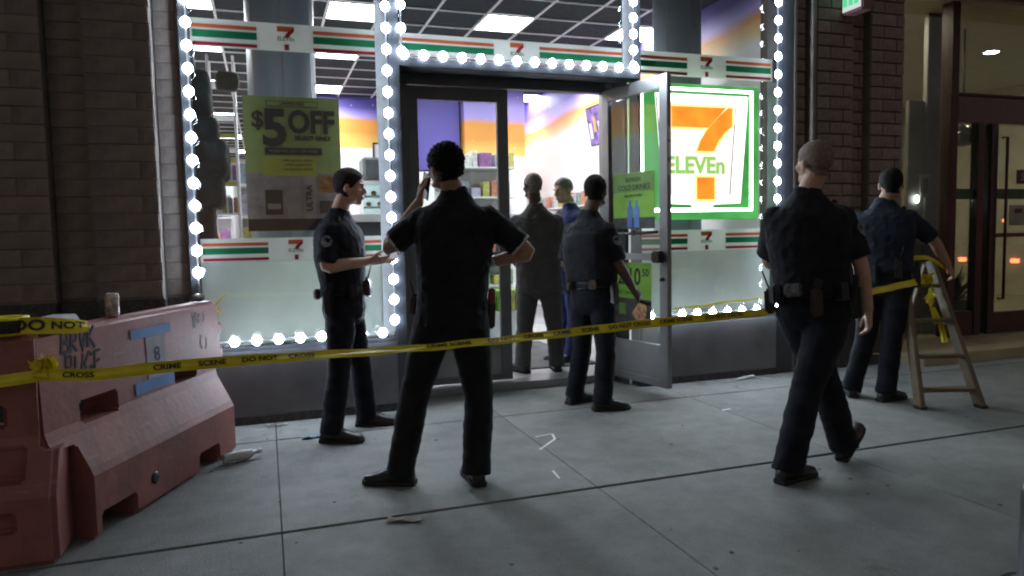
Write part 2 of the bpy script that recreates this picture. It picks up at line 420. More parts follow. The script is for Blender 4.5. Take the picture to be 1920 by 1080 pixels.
# ------------------------------------------------------------------ brick piers
BR = [mat('brick_%d' % i, c, 0.85, var=.12, scale=18, bump=.4, bscale=120) for i, c in enumerate([(.225, .180, .162), (.200, .158, .142), (.245, .198, .178), (.205, .165, .152), (.22, .172, .158)])]
BRL = [mat('block_%d' % i, c, .85, var=.14, scale=9, bump=.4, bscale=120) for i, c in enumerate([(.19, .166, .152), (.18, .156, .143), (.20, .175, .16)])]
MORT = mat('mortar', (.13, .105, .095), .95, bump=.3)
GRAN = mat('granite_dark', (.040, .040, .042), .55, var=.3, scale=40)
STRIP = mat('edge_metal', (.17, .155, .14), .45, metal=.4, var=.1)
BRICKME = MB().box((0, 0, 0), (.297, .10, .103)).build('brick', BR[0], None, False, .005, 1)
bmesh_data = BRICKME.data; bpy.data.objects.remove(BRICKME)
def brickface(root, x0, x1, yf, z0, z1, shift=0, bl=.305):
    k = 0; z = z0
    while z < z1:
        x = x0 - (bl / 2 if (k + shift) % 2 else 0)
        while x < x1 - .02:
            a, b = max(x, x0), min(x + bl, x1)
            if b - a > .03:
                o = link('brick', bmesh_data, root)
                o.location = W(root, ((a + b) / 2, yf + .05 + rnd.uniform(-.003, .002), z + .0565)); o.scale = ((b - a - (.009 if bl < .4 else .004)) / .297, 1, 1.0 if bl < .4 else 1.06)
                o.material_slots[0].link = 'OBJECT'; o.material_slots[0].material = rnd.choice(BR if bl < .4 else BRL)
            x += bl
        z += .1135; k += 1
def pier(label, faces, core, strips, base, ztop, zb=.95, bl=.305):
    root = thing('brick_pier', label, 'brick pier', ((core[0] + core[1]) / 2, 0, 0), 0, 'brick piers flanking the shop front')
    for x0, x1, yf in faces: brickface(root, x0, x1, yf, zb + .0, ztop, 0, bl)
    mb = MB()
    for x0, x1, yf in faces: mb.span(W(root, (x0, yf + (.022 if bl < .4 else .0045), zb - .02)), W(root, (x1, .5, ztop + .2)))
    mb.build('mortar_core', MORT if bl < .4 else mat('mortar_pale', (.165, .145, .132), .95), root)
    for x0, x1, yf, dz in base: MB().span(W(root, (x0, yf, 0)), W(root, (x1, .45, zb - .012))).build('plinth', GRAN, root, False, .006)
    for x0, x1, y0, y1 in strips: MB().span(W(root, (x0, y0, .0)), W(root, (x1, y1, ztop))).build('edge_trim', STRIP, root, False, .004)
    return root
pier('left brick pier of the shop front with a vertical groove, behind the barrier', [(-2.7, -1.302, -.07), (-1.298, -1.072, .03), (-1.068, -.662, -.07), (-.658, -.515, .04)], (-2.7, -.5), [(-.512, -.50, .0, .12)],
     [(-2.7, -1.302, -.082, 0), (-1.302, -1.068, .0, 0), (-1.068, -.655, -.082, 0), (-.655, -.515, .02, 0)], 3.6, bl=.61)
pier('right brick pier between the shop window and the lobby entrance', [(4.625, 4.775, .05), (4.835, 5.252, -.03), (5.256, 5.456, .06), (5.460, 5.862, -.03)], (4.6, 5.86), [(4.592, 4.622, -.02, .12), (4.780, 4.822, -.04, .12)],
     [(4.625, 4.775, .03, 0), (4.826, 5.254, -.042, 0), (5.254, 5.458, .04, 0), (5.458, 5.862, -.042, 0)], 3.75)
struct(MB().span((-2.7, -.05, 3.78), (5.855, .5, 9.0)).build('facade_wall', BR[1]))

struct(MB().span((-16, -.02, 0), (-2.704, .5, 9.0)).build('neighbour_facade', BR[4]))
struct(MB().span((13.004, -.02, 0), (30, .5, 9.0)).build('neighbour_facade', BR[2]))
struct(MB().span((12.605, -.02, 0), (13.0, .5, 3.755)).build('lobby_end_pier', BR[2]))
# ------------------------------------------------------------------ shop front: windows, transom, entrance
ALU = mat('dark_aluminium', (.050, .056, .070), .5, metal=.1, var=.08, scale=3)
ALUL = mat('grey_aluminium', (.27, .28, .29), .36, metal=.6, var=.08, scale=3)
BULK = mat('bulkhead_metal', (.15, .15, .16), .5, metal=.2, var=.15, scale=2.5, bump=.05, bscale=8)
GL = glass('window_glass'); GLD = glass('door_glass', (.94, .97, .96), 1.4)
FROST = film('frosted_film', (.88, .97, .92), .72)
FROSTR = film('frosted_film_grey', (.68, .74, .70), .58)
BAND = film('white_film', (.86, .90, .86), .5)
ORG = film('orange_stripe', (.70, .17, .07), .4); GRN = film('green_stripe', (.03, .26, .12), .4); RED = film('red_stripe', (.42, .04, .05), .4)
GRT = film('green_print', (.05, .30, .14), .4)
def seven(root, cx, y, z0, w, h, mb_, mc, dep=.003):
    # the numeral: bar, curved stroke and foot
    x0 = cx - w / 2
    q = lambda u, v: (x0 + u * w, z0 + v * h)
    a = MB().prism([q(0, .78), q(.66, .78), q(.80, .90), q(.98, 1), q(0, 1)], 1, y, y + dep).build('numeral_bar', mb_, root)
    cur = [q(1, 1), q(1, .80), q(.86, .72), q(.74, .62), q(.67, .52), q(.41, .52), q(.46, .62), q(.55, .72), q(.67, .79), q(.82, .90)]
    MB().prism(cur, 1, y - .0006, y + dep).build('numeral_stroke', mc, root)
    MB().prism([q(.40, 0), q(.67, 0), q(.67, .25), q(.40, .25)], 1, y, y + dep).build('numeral_foot', mc, root)
def striped(root, x0, x1, zt, h, lx0, lx1, y, cx):
    MB().span(W(root, (x0, y, zt - h)), W(root, (x1, y + .002, zt))).build('film_band', BAND, root)
    for f0, f1, m in ((.19, .32, ORG), (.40, .66, GRN), (.82, .94, RED)):
        for a, b in ((x0 + .015, lx0), (lx1, x1 - .015)):
            if b > a: MB().span(W(root, (a, y - .003, zt - f1 * h)), W(root, (b, y - .001, zt - f0 * h))).build('film_stripe', m, root)
    c = W(root, (cx, y - .004, zt - h * .96))
    seven(root, c.x, c.y, c.z, h * .60, h * .86, ORG, RED)
    text('film_lettering', 'ELEVEn', h * .20, GRT, W(root, (cx, y - .0065, zt - h * .56)), root, ext=.0005, bold=.02)
def shop_window(label, x0, x1, ztop, frames, stripes, frost, zf=.56):
    root = thing('shop_window', label, 'shop window', ((x0 + x1) / 2, .06, 0), 0, 'shop windows')
    MB().span(W(root, (x0, .06, zf)), W(root, (x1, .068, ztop))).build('pane', GL, root)
    if frost: MB().span(W(root, (x0 + .005, .072, zf + .01)), W(root, (x1 - .005, .074, 1.166))).build('frosted_film', frost, root)
    for a, b in frames: MB().span(W(root, a), W(root, b)).build('frame', ALU, root, False, .004)
    for s in stripes: striped(root, *s)
    return root
yb = .056
w1 = shop_window('left shop window with frosted lower panel, striped bands and a dark bulkhead', -.44, .925, 3.7,
    [((-.50, -.015, .55), (-.44, .13, 3.7)), ((-.44, -.01, .53), (.925, .12, .56)), ((.925, -.02, .0), (1.005, .13, 3.7))],
    [(-.43, .918, 2.864, .193, .008, .395, yb, .205), (-.43, .918, 1.338, .170, .024, .40, yb, .214)], FROST)
MB().span(W(w1, (-.50, -.018, .012)), W(w1, (.925, .10, .53))).build('bulkhead', BULK, w1, False, .004)
MB().span(W(w1, (-.50, -.03, .0)), W(w1, (.925, .09, .06))).build('kick_plate', GRAN, w1)
w2 = shop_window('right shop window around the neon sign with frosted lower panel', 3.035, 4.415, 3.75,
    [((2.985, -.02, 2.60), (3.03, .13, 3.75)), ((3.03, -.01, .53), (4.415, .12, .56)), ((4.415, -.015, .0), (4.59, .13, 3.75)), ((3.0, -.02, 0), (3.03, .13, 2.60))],
    [(3.04, 4.408, 2.858, .197, 3.522, 3.917, yb, 3.715), (3.04, 4.408, 1.338, .185, 3.522, 3.917, yb, 3.715)], FROSTR)
MB().span(W(w2, (3.03, -.018, .012)), W(w2, (4.415, .10, .53))).build('bulkhead', BULK, w2, False, .004)
MB().span(W(w2, (3.03, -.03, .0)), W(w2, (4.415, .09, .06))).build('kick_plate', GRAN, w2)
w3 = shop_window('transom window over the doorway with one striped band', 1.005, 2.985, 3.75, [((1.005, -.02, 2.60), (2.985, .13, 2.664))],
    [(1.012, 2.978, 2.862, .186, 1.77, 2.155, yb, 1.962)], None, 2.664)
ALUM = mat('mid_aluminium', (.15, .16, .175), .42, metal=.25, var=.08, scale=3)
en = thing('entrance_frame', 'recessed dark metal entrance frame with soffit and side returns around the doors', 'door frame', (2.0, .40, 0))
MB().span(W(en, (1.0, .0, 2.636)), W(en, (3.0, .46, 2.66))).build('soffit', ALUM, en)
MB().span(W(en, (1.0, .35, 2.548)), W(en, (3.0, .45, 2.634))).build('header', ALUM, en, False, .004)
MB().span(W(en, (1.01, .35, .0)), W(en, (1.125, .45, 2.546))).build('jamb', ALUM, en, False, .004)
MB().span(W(en, (2.862, .35, .0)), W(en, (2.93, .45, 2.546))).build('jamb', ALUL, en, False, .004)
MB().span(W(en, (2.955, .135, .0)), W(en, (2.985, .46, 2.634))).build('side_panel', ALUM, en)
MB().span(W(en, (.94, .135, .0)), W(en, (1.004, .46, 2.634))).build('side_panel', ALUM, en)
MB().span(W(en, (1.0, .30, .0)), W(en, (2.95, .468, .066))).build('threshold', ALUL, en, False, .003)
MB().span(W(en, (1.0, .40, 2.662)), W(en, (3.0, .46, 2.68))).build('header_back', DARKW, en)
def door(label, hinge, ang, wd, h=2.545):
    root = thing('glass_door', label, 'door', hinge, ang, 'shop entrance doors')
    z0 = .012
    for a, b in ((.0, .085), (wd - .095, wd)): MB().span((a, -.022, z0), (b, .022, h)).build('stile', ALUL if 'open' in label else ALUM, root, False, .003)
    m = ALUL if 'open' in label else ALUM
    MB().span((.085, -.021, h - .105), (wd - .095, .021, h)).build('top_rail', m, root, False, .003)
    MB().span((.085, -.021, z0), (wd - .095, .021, .07)).build('bottom_rail', m, root, False, .003)
    MB().span((.085, -.021, .285), (wd - .095, .021, .355)).build('mid_rail', m, root, False, .003)
    MB().span((.085, -.008, .07), (wd - .095, .008, .285)).build('kick_panel', ALUL, root)
    MB().span((.085, -.004, .355), (wd - .095, .004, h - .105)).build('pane', GLD, root)
    return root
d1 = door('closed left door leaf with a narrow frame', (1.13, .40, .07), 0, .855, 2.472)
DA = math.atan2(-.807, .17)
d2 = door('open right door leaf swung out over the pavement', (2.875, .37, .05), DA, .825, 2.515)
for o in d1.children:
    pass
MB().tube([(.16, -.05, 1.10), (.80, -.05, 1.10)], .014, 10).build('push_bar', ALUL, d1, True)
# the leaf's own +y side faces into the shop when closed; opened, -y faces the camera
BLK = mat('black_plastic', (.015, .015, .016), .4)
fy = -1
MB().box((.43, fy * .055, 1.075), (.60, .03, .055)).build('panic_bar', ALUL, d2, False, .006)
MB().box((.745, fy * .055, 1.075), (.11, .06, .095)).build('latch_box', BLK, d2, False, .012)
MB().tube([(.11, fy * .05, 1.265), (.46, fy * .055, 1.265), (.74, fy * .05, 1.275)], .013, 10).build('pull_bar', BLK, d2, True)
MB().box((.45, fy * .055, 1.27), (.06, .035, .045)).build('bar_bracket', BLK, d2, False, .01)
MB().lathe([(0, 0), (.022, 0), (.022, .02), (.012, .03), (0, .03)], (0, 0, 0), 14).build('door_closer_knob', BLK, d2, True).location = (.77, fy * .03, .88)
for z, h in ((2.05, .10), (1.92, .12), (1.77, .10)):
    MB().box((.827, 0, z), (.003, .022, h)).build('edge_sticker', WALLW, d2)

# LED border strips of the windows
LEDM = emis('led_lens', (.76, .87, 1.0), 76.0); LEDH = mat('led_housing', (.22, .23, .25), .5)
led_me = MB().ell((0, 0, 0), (.031, .015, .035), None, 18, 10).mesh('led'); led_me.materials.append(LEDM); led_me.materials.append(LEDH)
for q_ in led_me.polygons: q_.material_index = 0 if q_.center.y < .003 else 1        # lit lens in front, opaque cup behind
def ledstrip(label, pts, a, b, vert):
    root = thing('led_strip', label, 'light strip', a, 0, 'white border lights of the shop windows')
    d = V(b) - V(a); hw = (.006, .003, d.length / 2) if vert else (d.length / 2, .003, .006)
    MB().box(d / 2 + V((0, .009, 0)), [2 * q for q in hw]).build('light_channel', LEDH, root)
    for p in pts:
        o = link('led', led_me, root); o.location = V(p) - V(a); 
    return root
sp = .1545
ledstrip('vertical run of white lights down the left edge of the left window', [(-.446, -.034, 1.105 + sp * k) for k in range(17)], (-.446, -.034, .62), (-.446, -.034, 3.68), True)
ledstrip('vertical run of white lights down the right edge of the left window', [(.908, -.034, .70 + sp * k) for k in range(19)], (.908, -.034, .62), (.908, -.034, 3.68), True)
ledstrip('row of white lights along the sill of the left window', [(-.382 + .1495 * k, -.034, .608) for k in range(9)], (-.43, -.034, .608), (.91, -.034, .608), False)
ledstrip('vertical run of white lights down the left edge of the transom', [(1.022, -.034, 2.70 + .17 * k) for k in range(6)], (1.022, -.034, 2.68), (1.022, -.034, 3.7), True)
ledstrip('vertical run of white lights down the right edge of the transom', [(2.955, -.034, 2.70 + .13 * k) for k in range(8)], (2.955, -.034, 2.68), (2.955, -.034, 3.7), True)
ledstrip('scalloped row of white lights just under the transom band over the door', [(1.04 + .1485 * k, -.034, 2.682) for k in range(14)], (1.02, -.034, 2.682), (2.97, -.034, 2.682), False)
ledstrip('vertical run of white lights down the right edge of the right window', [(4.402, -.034, .66 + .1575 * k) for k in range(19)], (4.402, -.034, .6), (4.402, -.034, 3.7), True)
ledstrip('vertical run of white lights down the left edge of the right window', [(3.047, .10, 1.48 + .1575 * k) for k in range(13)], (3.047, .10, 1.45), (3.047, .10, 3.5), True)
ledstrip('row of white lights along the sill of the right window', [(3.10 + .155 * k, -.034, .608) for k in range(9)], (3.05, -.034, .608), (4.40, -.034, .608), False)

# ------------------------------------------------------------------ lobby next door
WARMW = mat('lobby_wall_paint', (.62, .58, .46), .7, var=.05)
OCHRE = mat('ochre_panel', (.42, .33, .13), .6, var=.1)
STONE = mat('lobby_stone', (.30, .295, .265), .35, var=.12, scale=3)
DGLASS = glass('lobby_glass', (.80, .82, .78), 1.6)
struct(MB().span((5.86, -.32, -.2), (12.5, 7.0, .10)).build('lobby_floor', mat('lobby_floor_stone', (.36, .31, .20), .35, var=.12, scale=2), None, False, .008))
struct(MB().span((5.70, 6.0, .1), (13.0, 6.2, 4.2)).build('lobby_back_wall', WARMW))
struct(MB().span((5.70, .5, .1), (5.86, 6.0, 4.2)).build('lobby_side_wall', WARMW))
struct(MB().span((12.4, -.3, .1), (12.6, 6.0, 4.2)).build('lobby_end_wall', WARMW))
lc = struct(MB().span((5.86, .4, 3.72), (12.5, 6.1, 4.2)).build('lobby_ceiling', mat('lobby_ceiling_paint', (.55, .54, .47), .8, var=.03)))
struct(MB().span((5.86, 3.0, 2.55), (8.9, 6.0, 3.05)).build('lobby_bulkhead', OCHRE))
struct(MB().span((5.86, -.03, 3.76), (13.0, .6, 9.0)).build('facade_wall', BR[3]))
DL = emis('downlight_lens', (1.0, .92, .76), 115.0)
spots = [(6.78, 1.80), (6.72, 1.05), (7.9, 2.0), (9.6, 2.0), (9.6, 4.4), (8.0, 4.8), (11.2, 2.2)]
for i, (x, y) in enumerate(spots):
    t = thing('downlight', ['round lit downlight seen just right of the brick pier top', 'faint round downlight at the very top edge beside the brick pier', 'lobby downlight behind the entrance glass', 'lobby downlight above the entrance doors', 'lobby downlight deep at the back', 'lobby downlight over the ochre bulkhead', 'lobby downlight at the far end wall'][i], 'downlight', (x, y, 3.72), 0, 'lobby downlights')
    MB().lathe([(0, -.012), (.085, -.012), (.085, -.004), (0, -.004)]).build('lens', DL, t, True)
    MB().rings([[V((r * math.cos(2 * math.pi * i / 20), r * math.sin(2 * math.pi * i / 20), z)) for i in range(20)] for r, z in ((.086, 0), (.086, -.014), (.105, -.014), (.105, 0))], False).build('rim', TEE, t)
ent = thing('lobby_entrance', 'glazed lobby entrance with tall mullion, dark transom coloured with a red reflection, and green stripe', 'glass entrance', (7.1, .5, .1))
def LB(n, a, b, m, bev=.004): return MB().span(W(ent, a), W(ent, b)).build(n, m, ent, False, bev)
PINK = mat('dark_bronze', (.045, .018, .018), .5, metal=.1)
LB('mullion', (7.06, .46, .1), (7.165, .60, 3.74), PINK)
LB('transom', (7.165, .47, 2.45), (12.4, .60, 2.735), mat('transom_red_glow', (.075, .004, .006), .22, coat=.5), .01)  # red glow reflected from vehicle lights is put into the base colour
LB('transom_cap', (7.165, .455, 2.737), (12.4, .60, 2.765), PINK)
LB('door_stile', (7.475, .47, .10), (7.575, .56, 2.448), BLK); LB('door_stile', (7.68, .47, .10), (7.785, .56, 2.448), BLK)
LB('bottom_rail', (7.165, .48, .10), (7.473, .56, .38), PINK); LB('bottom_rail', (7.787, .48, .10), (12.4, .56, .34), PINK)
LB('pane', (5.866, .52, .10), (7.058, .528, 3.74), DGLASS, 0); LB('pane', (7.167, .52, .382), (7.473, .528, 2.448), DGLASS, 0)
LB('pane', (7.787, .52, .342), (12.38, .528, 2.448), DGLASS, 0); LB('pane', (7.167, .52, 2.767), (12.38, .528, 3.74), DGLASS, 0)
GSTR = mat('green_stripe_vinyl', (.012, .075, .035), .5)
LB('glass_stripe', (7.17, .507, 1.62), (7.472, .516, 1.735), GSTR, 0); LB('glass_stripe', (7.788, .507, 1.62), (12.3, .516, 1.735), GSTR, 0)
LB('push_rail', (7.788, .488, 1.19), (12.3, .514, 1.235), BLK)
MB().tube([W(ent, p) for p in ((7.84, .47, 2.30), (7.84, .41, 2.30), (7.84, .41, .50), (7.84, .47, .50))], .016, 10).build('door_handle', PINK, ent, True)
MB().span(W(ent, (8.12, .500, 1.79)), W(ent, (8.31, .506, 1.95))).build('number_plate', BLK, ent)
text('number_plate_digit', '5', .12, mat('plate_grey', (.35, .36, .34), .6), W(ent, (8.215, .498, 1.87)), ent, ext=.001, bold=.02)
MB().span(W(ent, (8.02, .500, 1.32)), W(ent, (8.36, .506, 1.55))).build('notice', mat('notice_grey', (.30, .28, .24), .8), ent)
MB().span(W(ent, (8.10, .497, 1.46)), W(ent, (8.22, .499, 1.51))).build('notice_print', BLK, ent)
co = thing('stone_column', 'grey stone column and panel inside the lobby glass beside the brick pier', 'column', (7.2, 1.0, .1))
MB().span(W(co, (7.165, .86, .1)), W(co, (7.45, .92, 3.72))).build('shaft', STONE, co, False, .006)
MB().span(W(co, (6.925, .88, .1)), W(co, (7.162, .93, 2.75))).build('side_panel', STONE, co, False, .006)
MB().span(W(co, (7.09, .850, 1.66)), W(co, (7.235, .8785, 1.92))).build('notice', mat('notice_pale', (.5, .49, .44), .8), co)
MB().span(W(co, (7.12, .846, 1.71)), W(co, (7.20, .849, 1.87))).build('notice_print', mat('print_grey', (.2, .2, .19), .8), co)
MB().ell(W(co, (7.03, .85, 1.64)), (.035, .02, .05), None, 14, 8).build('call_lamp', emis('call_lamp', (.9, .97, 1.0), 5), co, True)
MB().span(W(co, (7.33, .850, 2.02)), W(co, (7.38, .858, 2.22))).build('entry_plate', ALUL, co, False, .002)

# pale plates added to give a bright band behind the right hand lights, and the small oval lamp on the entrance side panel
for (x0, x1, z0, z1, r) in ((.838, .923, .60, 3.66, w1), (2.895, 2.983, 2.70, 3.70, w3)):
    MB().span(W(r, (x0, .046, z0)), W(r, (x1, .052, z1))).build('bright_band_plate', mat('band_plate_grey', (.34, .36, .38), .5), r)
ol = thing('wall_lamp', 'small white oval lamp glowing high on the side panel of the entrance', 'lamp', (2.953, .20, 2.485))
MB().ell((0, 0, 0), (.014, .12, .022), None, 16, 8).build('lens', emis('oval_lamp', (.95, .98, 1.0), 4.0), ol, True)
MB().span((-.001, -.13, -.03), (.004, .13, .03)).build('backplate', ALUL, ol, False, .002)
# ------------------------------------------------------------------ neon sign, posters
ns = thing('neon_sign', 'large lit sign with an orange numeral on white, green border and white neon tube', 'neon sign', (3.75, .16, 1.43))
GP = emis('sign_green', (.05, .27, .06), 1.0, .3, 3); TUBE = emis('neon_white', (.70, 1.0, .74), 11)
WP = emis('sign_white', (1.0, .98, .95), 2.2, .1, 4); WPI = emis('sign_inner', (1.0, .84, .72), .95, .06, 4); OP = emis('sign_orange', (1.0, .235, .02), 1.0, .3, 4); YP = emis('sign_yellow_halo', (1.0, .55, .16), 1.5); YW = emis('sign_glow_rim', (1.0, .86, .62), 1.3); GT = emis('sign_green_text', (.22, .46, .11), 1.0)
def NB(n, a, b, m, bev=0): return MB().span(W(ns, a), W(ns, b)).build(n, m, ns, False, bev)
NB('green_panel', (3.02, .17, 1.43), (4.36, .20, 2.63), GP, .01)
mb = MB(); tb = [(3.125, 1.515), (4.255, 1.515), (4.255, 2.575), (3.125, 2.575)]
mb.tube([W(ns, (p[0], .145, p[1])) for p in tb + tb[:1]], .016, 8); mb.build('neon_tube', TUBE, ns, True)
def PR(n, pts, y0, y1, m): return MB().prism([(p[0] - 3.69, p[1] - 1.43) for p in pts], 1, y0 - .16, y1 - .16).build(n, m, ns)
PR('white_plate', [(3.21, 2.535), (4.165, 2.535), (4.085, 1.575), (3.80, 1.565), (3.78, 1.535), (3.59, 1.535), (3.57, 1.565), (3.29, 1.575)], .155, .169, WP)
PR('inner_panel', [(3.30, 2.46), (4.03, 2.46), (3.985, 1.65), (3.335, 1.65)], .1547, .1549, WPI)
for a, b in (((4.10, 2.50), (4.03, 1.62)), ((3.275, 2.50), (3.345, 1.62))):
    MB().tube([W(ns, (a[0], .153, a[1])), W(ns, (b[0], .153, b[1]))], .006, 6).build('inner_outline', BLK, ns, True)
w, h, x0, z0 = .625, .815, 3.364, 1.61
q = lambda u, v: (x0 + u * w, z0 + v * h)
def grown(pts, gx):
    cx = sum(p[0] for p in pts) / len(pts); cz = sum(p[1] for p in pts) / len(pts)
    return [(cx + (p[0] - cx) + math.copysign(gx, p[0] - cx), cz + (p[1] - cz) + math.copysign(gx, p[1] - cz)) for p in pts]
sh = dict(numeral_bar=[q(0, .78), q(.60, .78), q(.76, .90), q(.90, 1), q(0, 1)],
          numeral_stroke=[q(1, 1), q(1, .80), q(.88, .735), q(.77, .64), q(.70, .525), q(.41, .525), q(.47, .64), q(.56, .74), q(.66, .82), q(.80, .92), q(.93, 1)],
          numeral_foot=[q(.41, 0), q(.70, 0), q(.70, .24), q(.41, .24)])
for i, (n, p) in enumerate(sh.items()):
    PR(n + '_glow', grown(p, .036), .1526 - .0008 * i, .1546, YW)
    PR(n + '_halo', grown(p, .018), .1505 - .0008 * i, .1545, YP); PR(n, p, .146 - .0008 * i, .1498, OP)  # yellow and pale outlines paint the soft halo round the lit numeral
text('sign_lettering', 'ELEVEn', .205, GT, W(ns, (3.665, .1475, 1.905)), ns, ext=.0012, bold=.035, sx=.98)

po = thing('poster', 'tall dark green sale poster reading $5 OFF hung inside the left window', 'poster', (.228, .095, 1.385))
def PB(n, a, b, m, y=0): return MB().span((a[0], -.002 - y, a[1]), (b[0], .0 - y, b[1])).build(n, m, po)
PGR = mat('poster_green', (.27, .36, .11), .6, var=.06); PYE = mat('poster_yellow', (.38, .42, .06), .6, var=.05); PGY = mat('poster_grey', (.27, .25, .25), .6, var=.15, scale=9); PBK = mat('poster_black', (.02, .02, .02), .6); PPI = mat('poster_pale', (.30, .28, .28), .6); PDG = mat('poster_dim_green', (.12, .15, .02), .6); POR = mat('poster_orange', (.30, .14, .04), .6, var=.3, scale=30)
MB().span((-.336, 0, 0), (.336, .006, .972)).build('sheet', PGR, po)
PB('grey_field', (-.334, .09), (.334, .42), PGY); PB('yellow_field', (-.22, .40), (.16, .545), PYE, .002); PB('black_footer', (-.334, .004), (.334, .09), PBK, .002)
text('poster_headline', '$', .165, PBK, (-.242, -.004, .80), po, bold=.02); text('poster_headline', '5', .36, PBK, (-.125, -.004, .735), po, bold=.035); text('poster_headline', 'OFF', .225, PBK, (.132, -.004, .785), po, bold=.035, sx=.84)
text('poster_line', 'SELECT ONLY', .042, PBK, (.14, -.004, .675), po, bold=.03)
PB('poster_box', (-.20, .555), (.20, .605), PBK, .002); text('poster_line', 'WHEN YOU BUY 2 OR MORE', .026, PPI, (.0, -.0055, .58), po)
PB('poster_box', (-.18, .90), (.18, .94), PBK, .002); PB('poster_box_inner', (-.176, .904), (.176, .936), PGR, .004); text('poster_line', 'LIMITED TIME', .028, PBK, (0, -.0075, .92), po)
for i in range(3): text('poster_small_print', ('offer good at stores', 'while supplies last', 'see store for details')[i], .026, PDG, (.03, -.004, (.515 - .032 * i)), po)
PB('product_bottle', (-.21, .12), (-.09, .30), PBK, .003); PB('product_label', (-.195, .16), (-.105, .20), PGY, .005); PB('product_carton', (-.06, .09), (.04, .30), PPI, .003); PB('product_carton', (.055, .09), (.145, .40), PPI, .003); PB('product_picture', (.17, .28), (.29, .40), POR, .003); PB('product_picture', (.17, .13), (.29, .22), PBK, .003)
text('poster_side_lettering', 'ULTRA', .062, PBK, (.10, -.008, .24), po, rot=(R_(90), R_(-90), 0), bold=.02)

LIME = mat('lime_print', (.20, .46, .04), .5, var=.08); LIMED = mat('lime_print_dark', (.12, .27, .05), .5); INK = mat('print_ink', (.015, .02, .012), .6); BLU = mat('bottle_blue', (.08, .19, .48), .4, var=.15); CHAR = mat('print_charcoal', (.035, .04, .042), .5, var=.3, scale=14)
CR = mat('pizza_crust', (.55, .30, .14), .6, var=.35, scale=40, bump=.4, bscale=60)
def onleaf(root, n, s0, s1, z0, z1, m, y): return MB().span((s0, y - .001, z0), (s1, y + .001, z1)).build(n, m, root)
def leafsign(name, label):
    return thing(name, label, 'poster', (2.875, .37, .05), DA, 'small signs taped to the open door')
a = leafsign('door_sign', 'lime green sign with two blue bottles taped high on the open door')
onleaf(a, 'sheet', .135, .660, 1.40, 1.775, LIME, -.0075); onleaf(a, 'sheet_foot', .135, .660, 1.305, 1.399, CHAR, -.0075)
onleaf(a, 'pale_band', .14, .655, 1.615, 1.772, LIMED, -.0095)
for s, n, sx_, sz_ in (('REFRESH', .05, .40, 1.715), ('COLD', .062, .29, 1.65), ('DRINKS', .062, .50, 1.65), ('any two bottles', .036, .40, 1.587)):
    text('sign_line', s, n, INK, (sx_, -.0115, sz_), a, ext=.0004, bold=.015)
for sx in (.355, .44):
    MB().prism([(sx - .034, 1.315), (sx + .034, 1.315), (sx + .034, 1.475), (sx + .014, 1.505), (sx + .014, 1.545), (sx - .014, 1.545), (sx - .014, 1.505), (sx - .034, 1.475)], 1, -.0115, -.0095).build('bottle_picture', BLU, a)
b = leafsign('door_sign', 'lime green price sign with a slice of pizza taped low on the open door')
onleaf(b, 'sheet', .15, .615, .715, 1.02, LIME, -.0075); onleaf(b, 'photo_field', .15, .615, .49, .713, CHAR, -.0075)
text('sign_price', '2/10', .20, INK, (.335, -.0095, .895), b, ext=.0004, bold=.02, sx=.85); text('sign_price', '50', .085, INK, (.545, -.0095, .935), b, ext=.0004, bold=.02); text('sign_line', 'for two', .06, INK, (.28, -.0095, .765), b, ext=.0004)
MB().prism([(.37, .585), (.46, .685), (.54, .705), (.56, .62), (.53, .525), (.43, .53)], 1, -.012, -.0095).build('pizza_picture', CR, b)
onleaf(b, 'coupon', .20, .29, .57, .67, LIMED, -.0095)

# ------------------------------------------------------------------ things inside the shop
COLM = mat('brushed_column', (.27, .345, .40), .5, metal=.1, var=.06, scale=2)
for (x, y, r, lb) in ((.20, 1.17, .283, 'round silver column standing behind the sale poster'), (4.22, 1.35, .25, 'round silver column standing behind the neon sign')):
    t = thing('silver_column', lb, 'column', (x, y, .066), 0, 'round columns inside the shop')
    MB().lathe([(r, 0), (r, 3.76)], n=40).build('shaft', COLM, t, True)
    MB().lathe([(r + .012, 0), (r + .012, .14), (r + .002, .14), (r + .002, .0)], n=40).build('base_ring', ALUL, t)
    for k in range(3):
        an = R_(215 + 55 * k); MB().box((math.cos(an) * (r + .001), math.sin(an) * (r + .001), 1.88), (.003, .010, 3.74), M.Rotation(an, 3, 'Z')).build('seam_strip', ALUL, t)
pw = thing('purple_partition', 'purple starry partition box high on the back wall left of the doorway view', 'partition', (2.68, 6.3, 2.4))
MB().span((-.42, -.15, 0), (.42, 1.25, 1.36)).build('panel', MUR_PURPLE, pw, False, .01)
MB().span((-.42, -.14, -2.37), (.42, 1.25, -.02)).build('lower_panel', WALLW, pw)
pc = thing('boxed_column', 'square painted column with a purple to orange mural at the back of the shop', 'column', (3.64, 6.4, .066))
MB().span((-.50, -.4, 0), (.55, 1.1, 3.75)).build('shaft', MUR_COL, pc, False, .01)
BOXC = [mat('packet_%d' % i, c, .5, var=.15, scale=20) for i, c in enumerate([(.55, .52, .48), (.42, .40, .12), (.20, .24, .30), (.50, .20, .12), (.15, .30, .16), (.35, .33, .42), (.62, .60, .58), (.28, .12, .30)])]
SHW = mat('shelf_white', (.72, .73, .74), .45, var=.03)
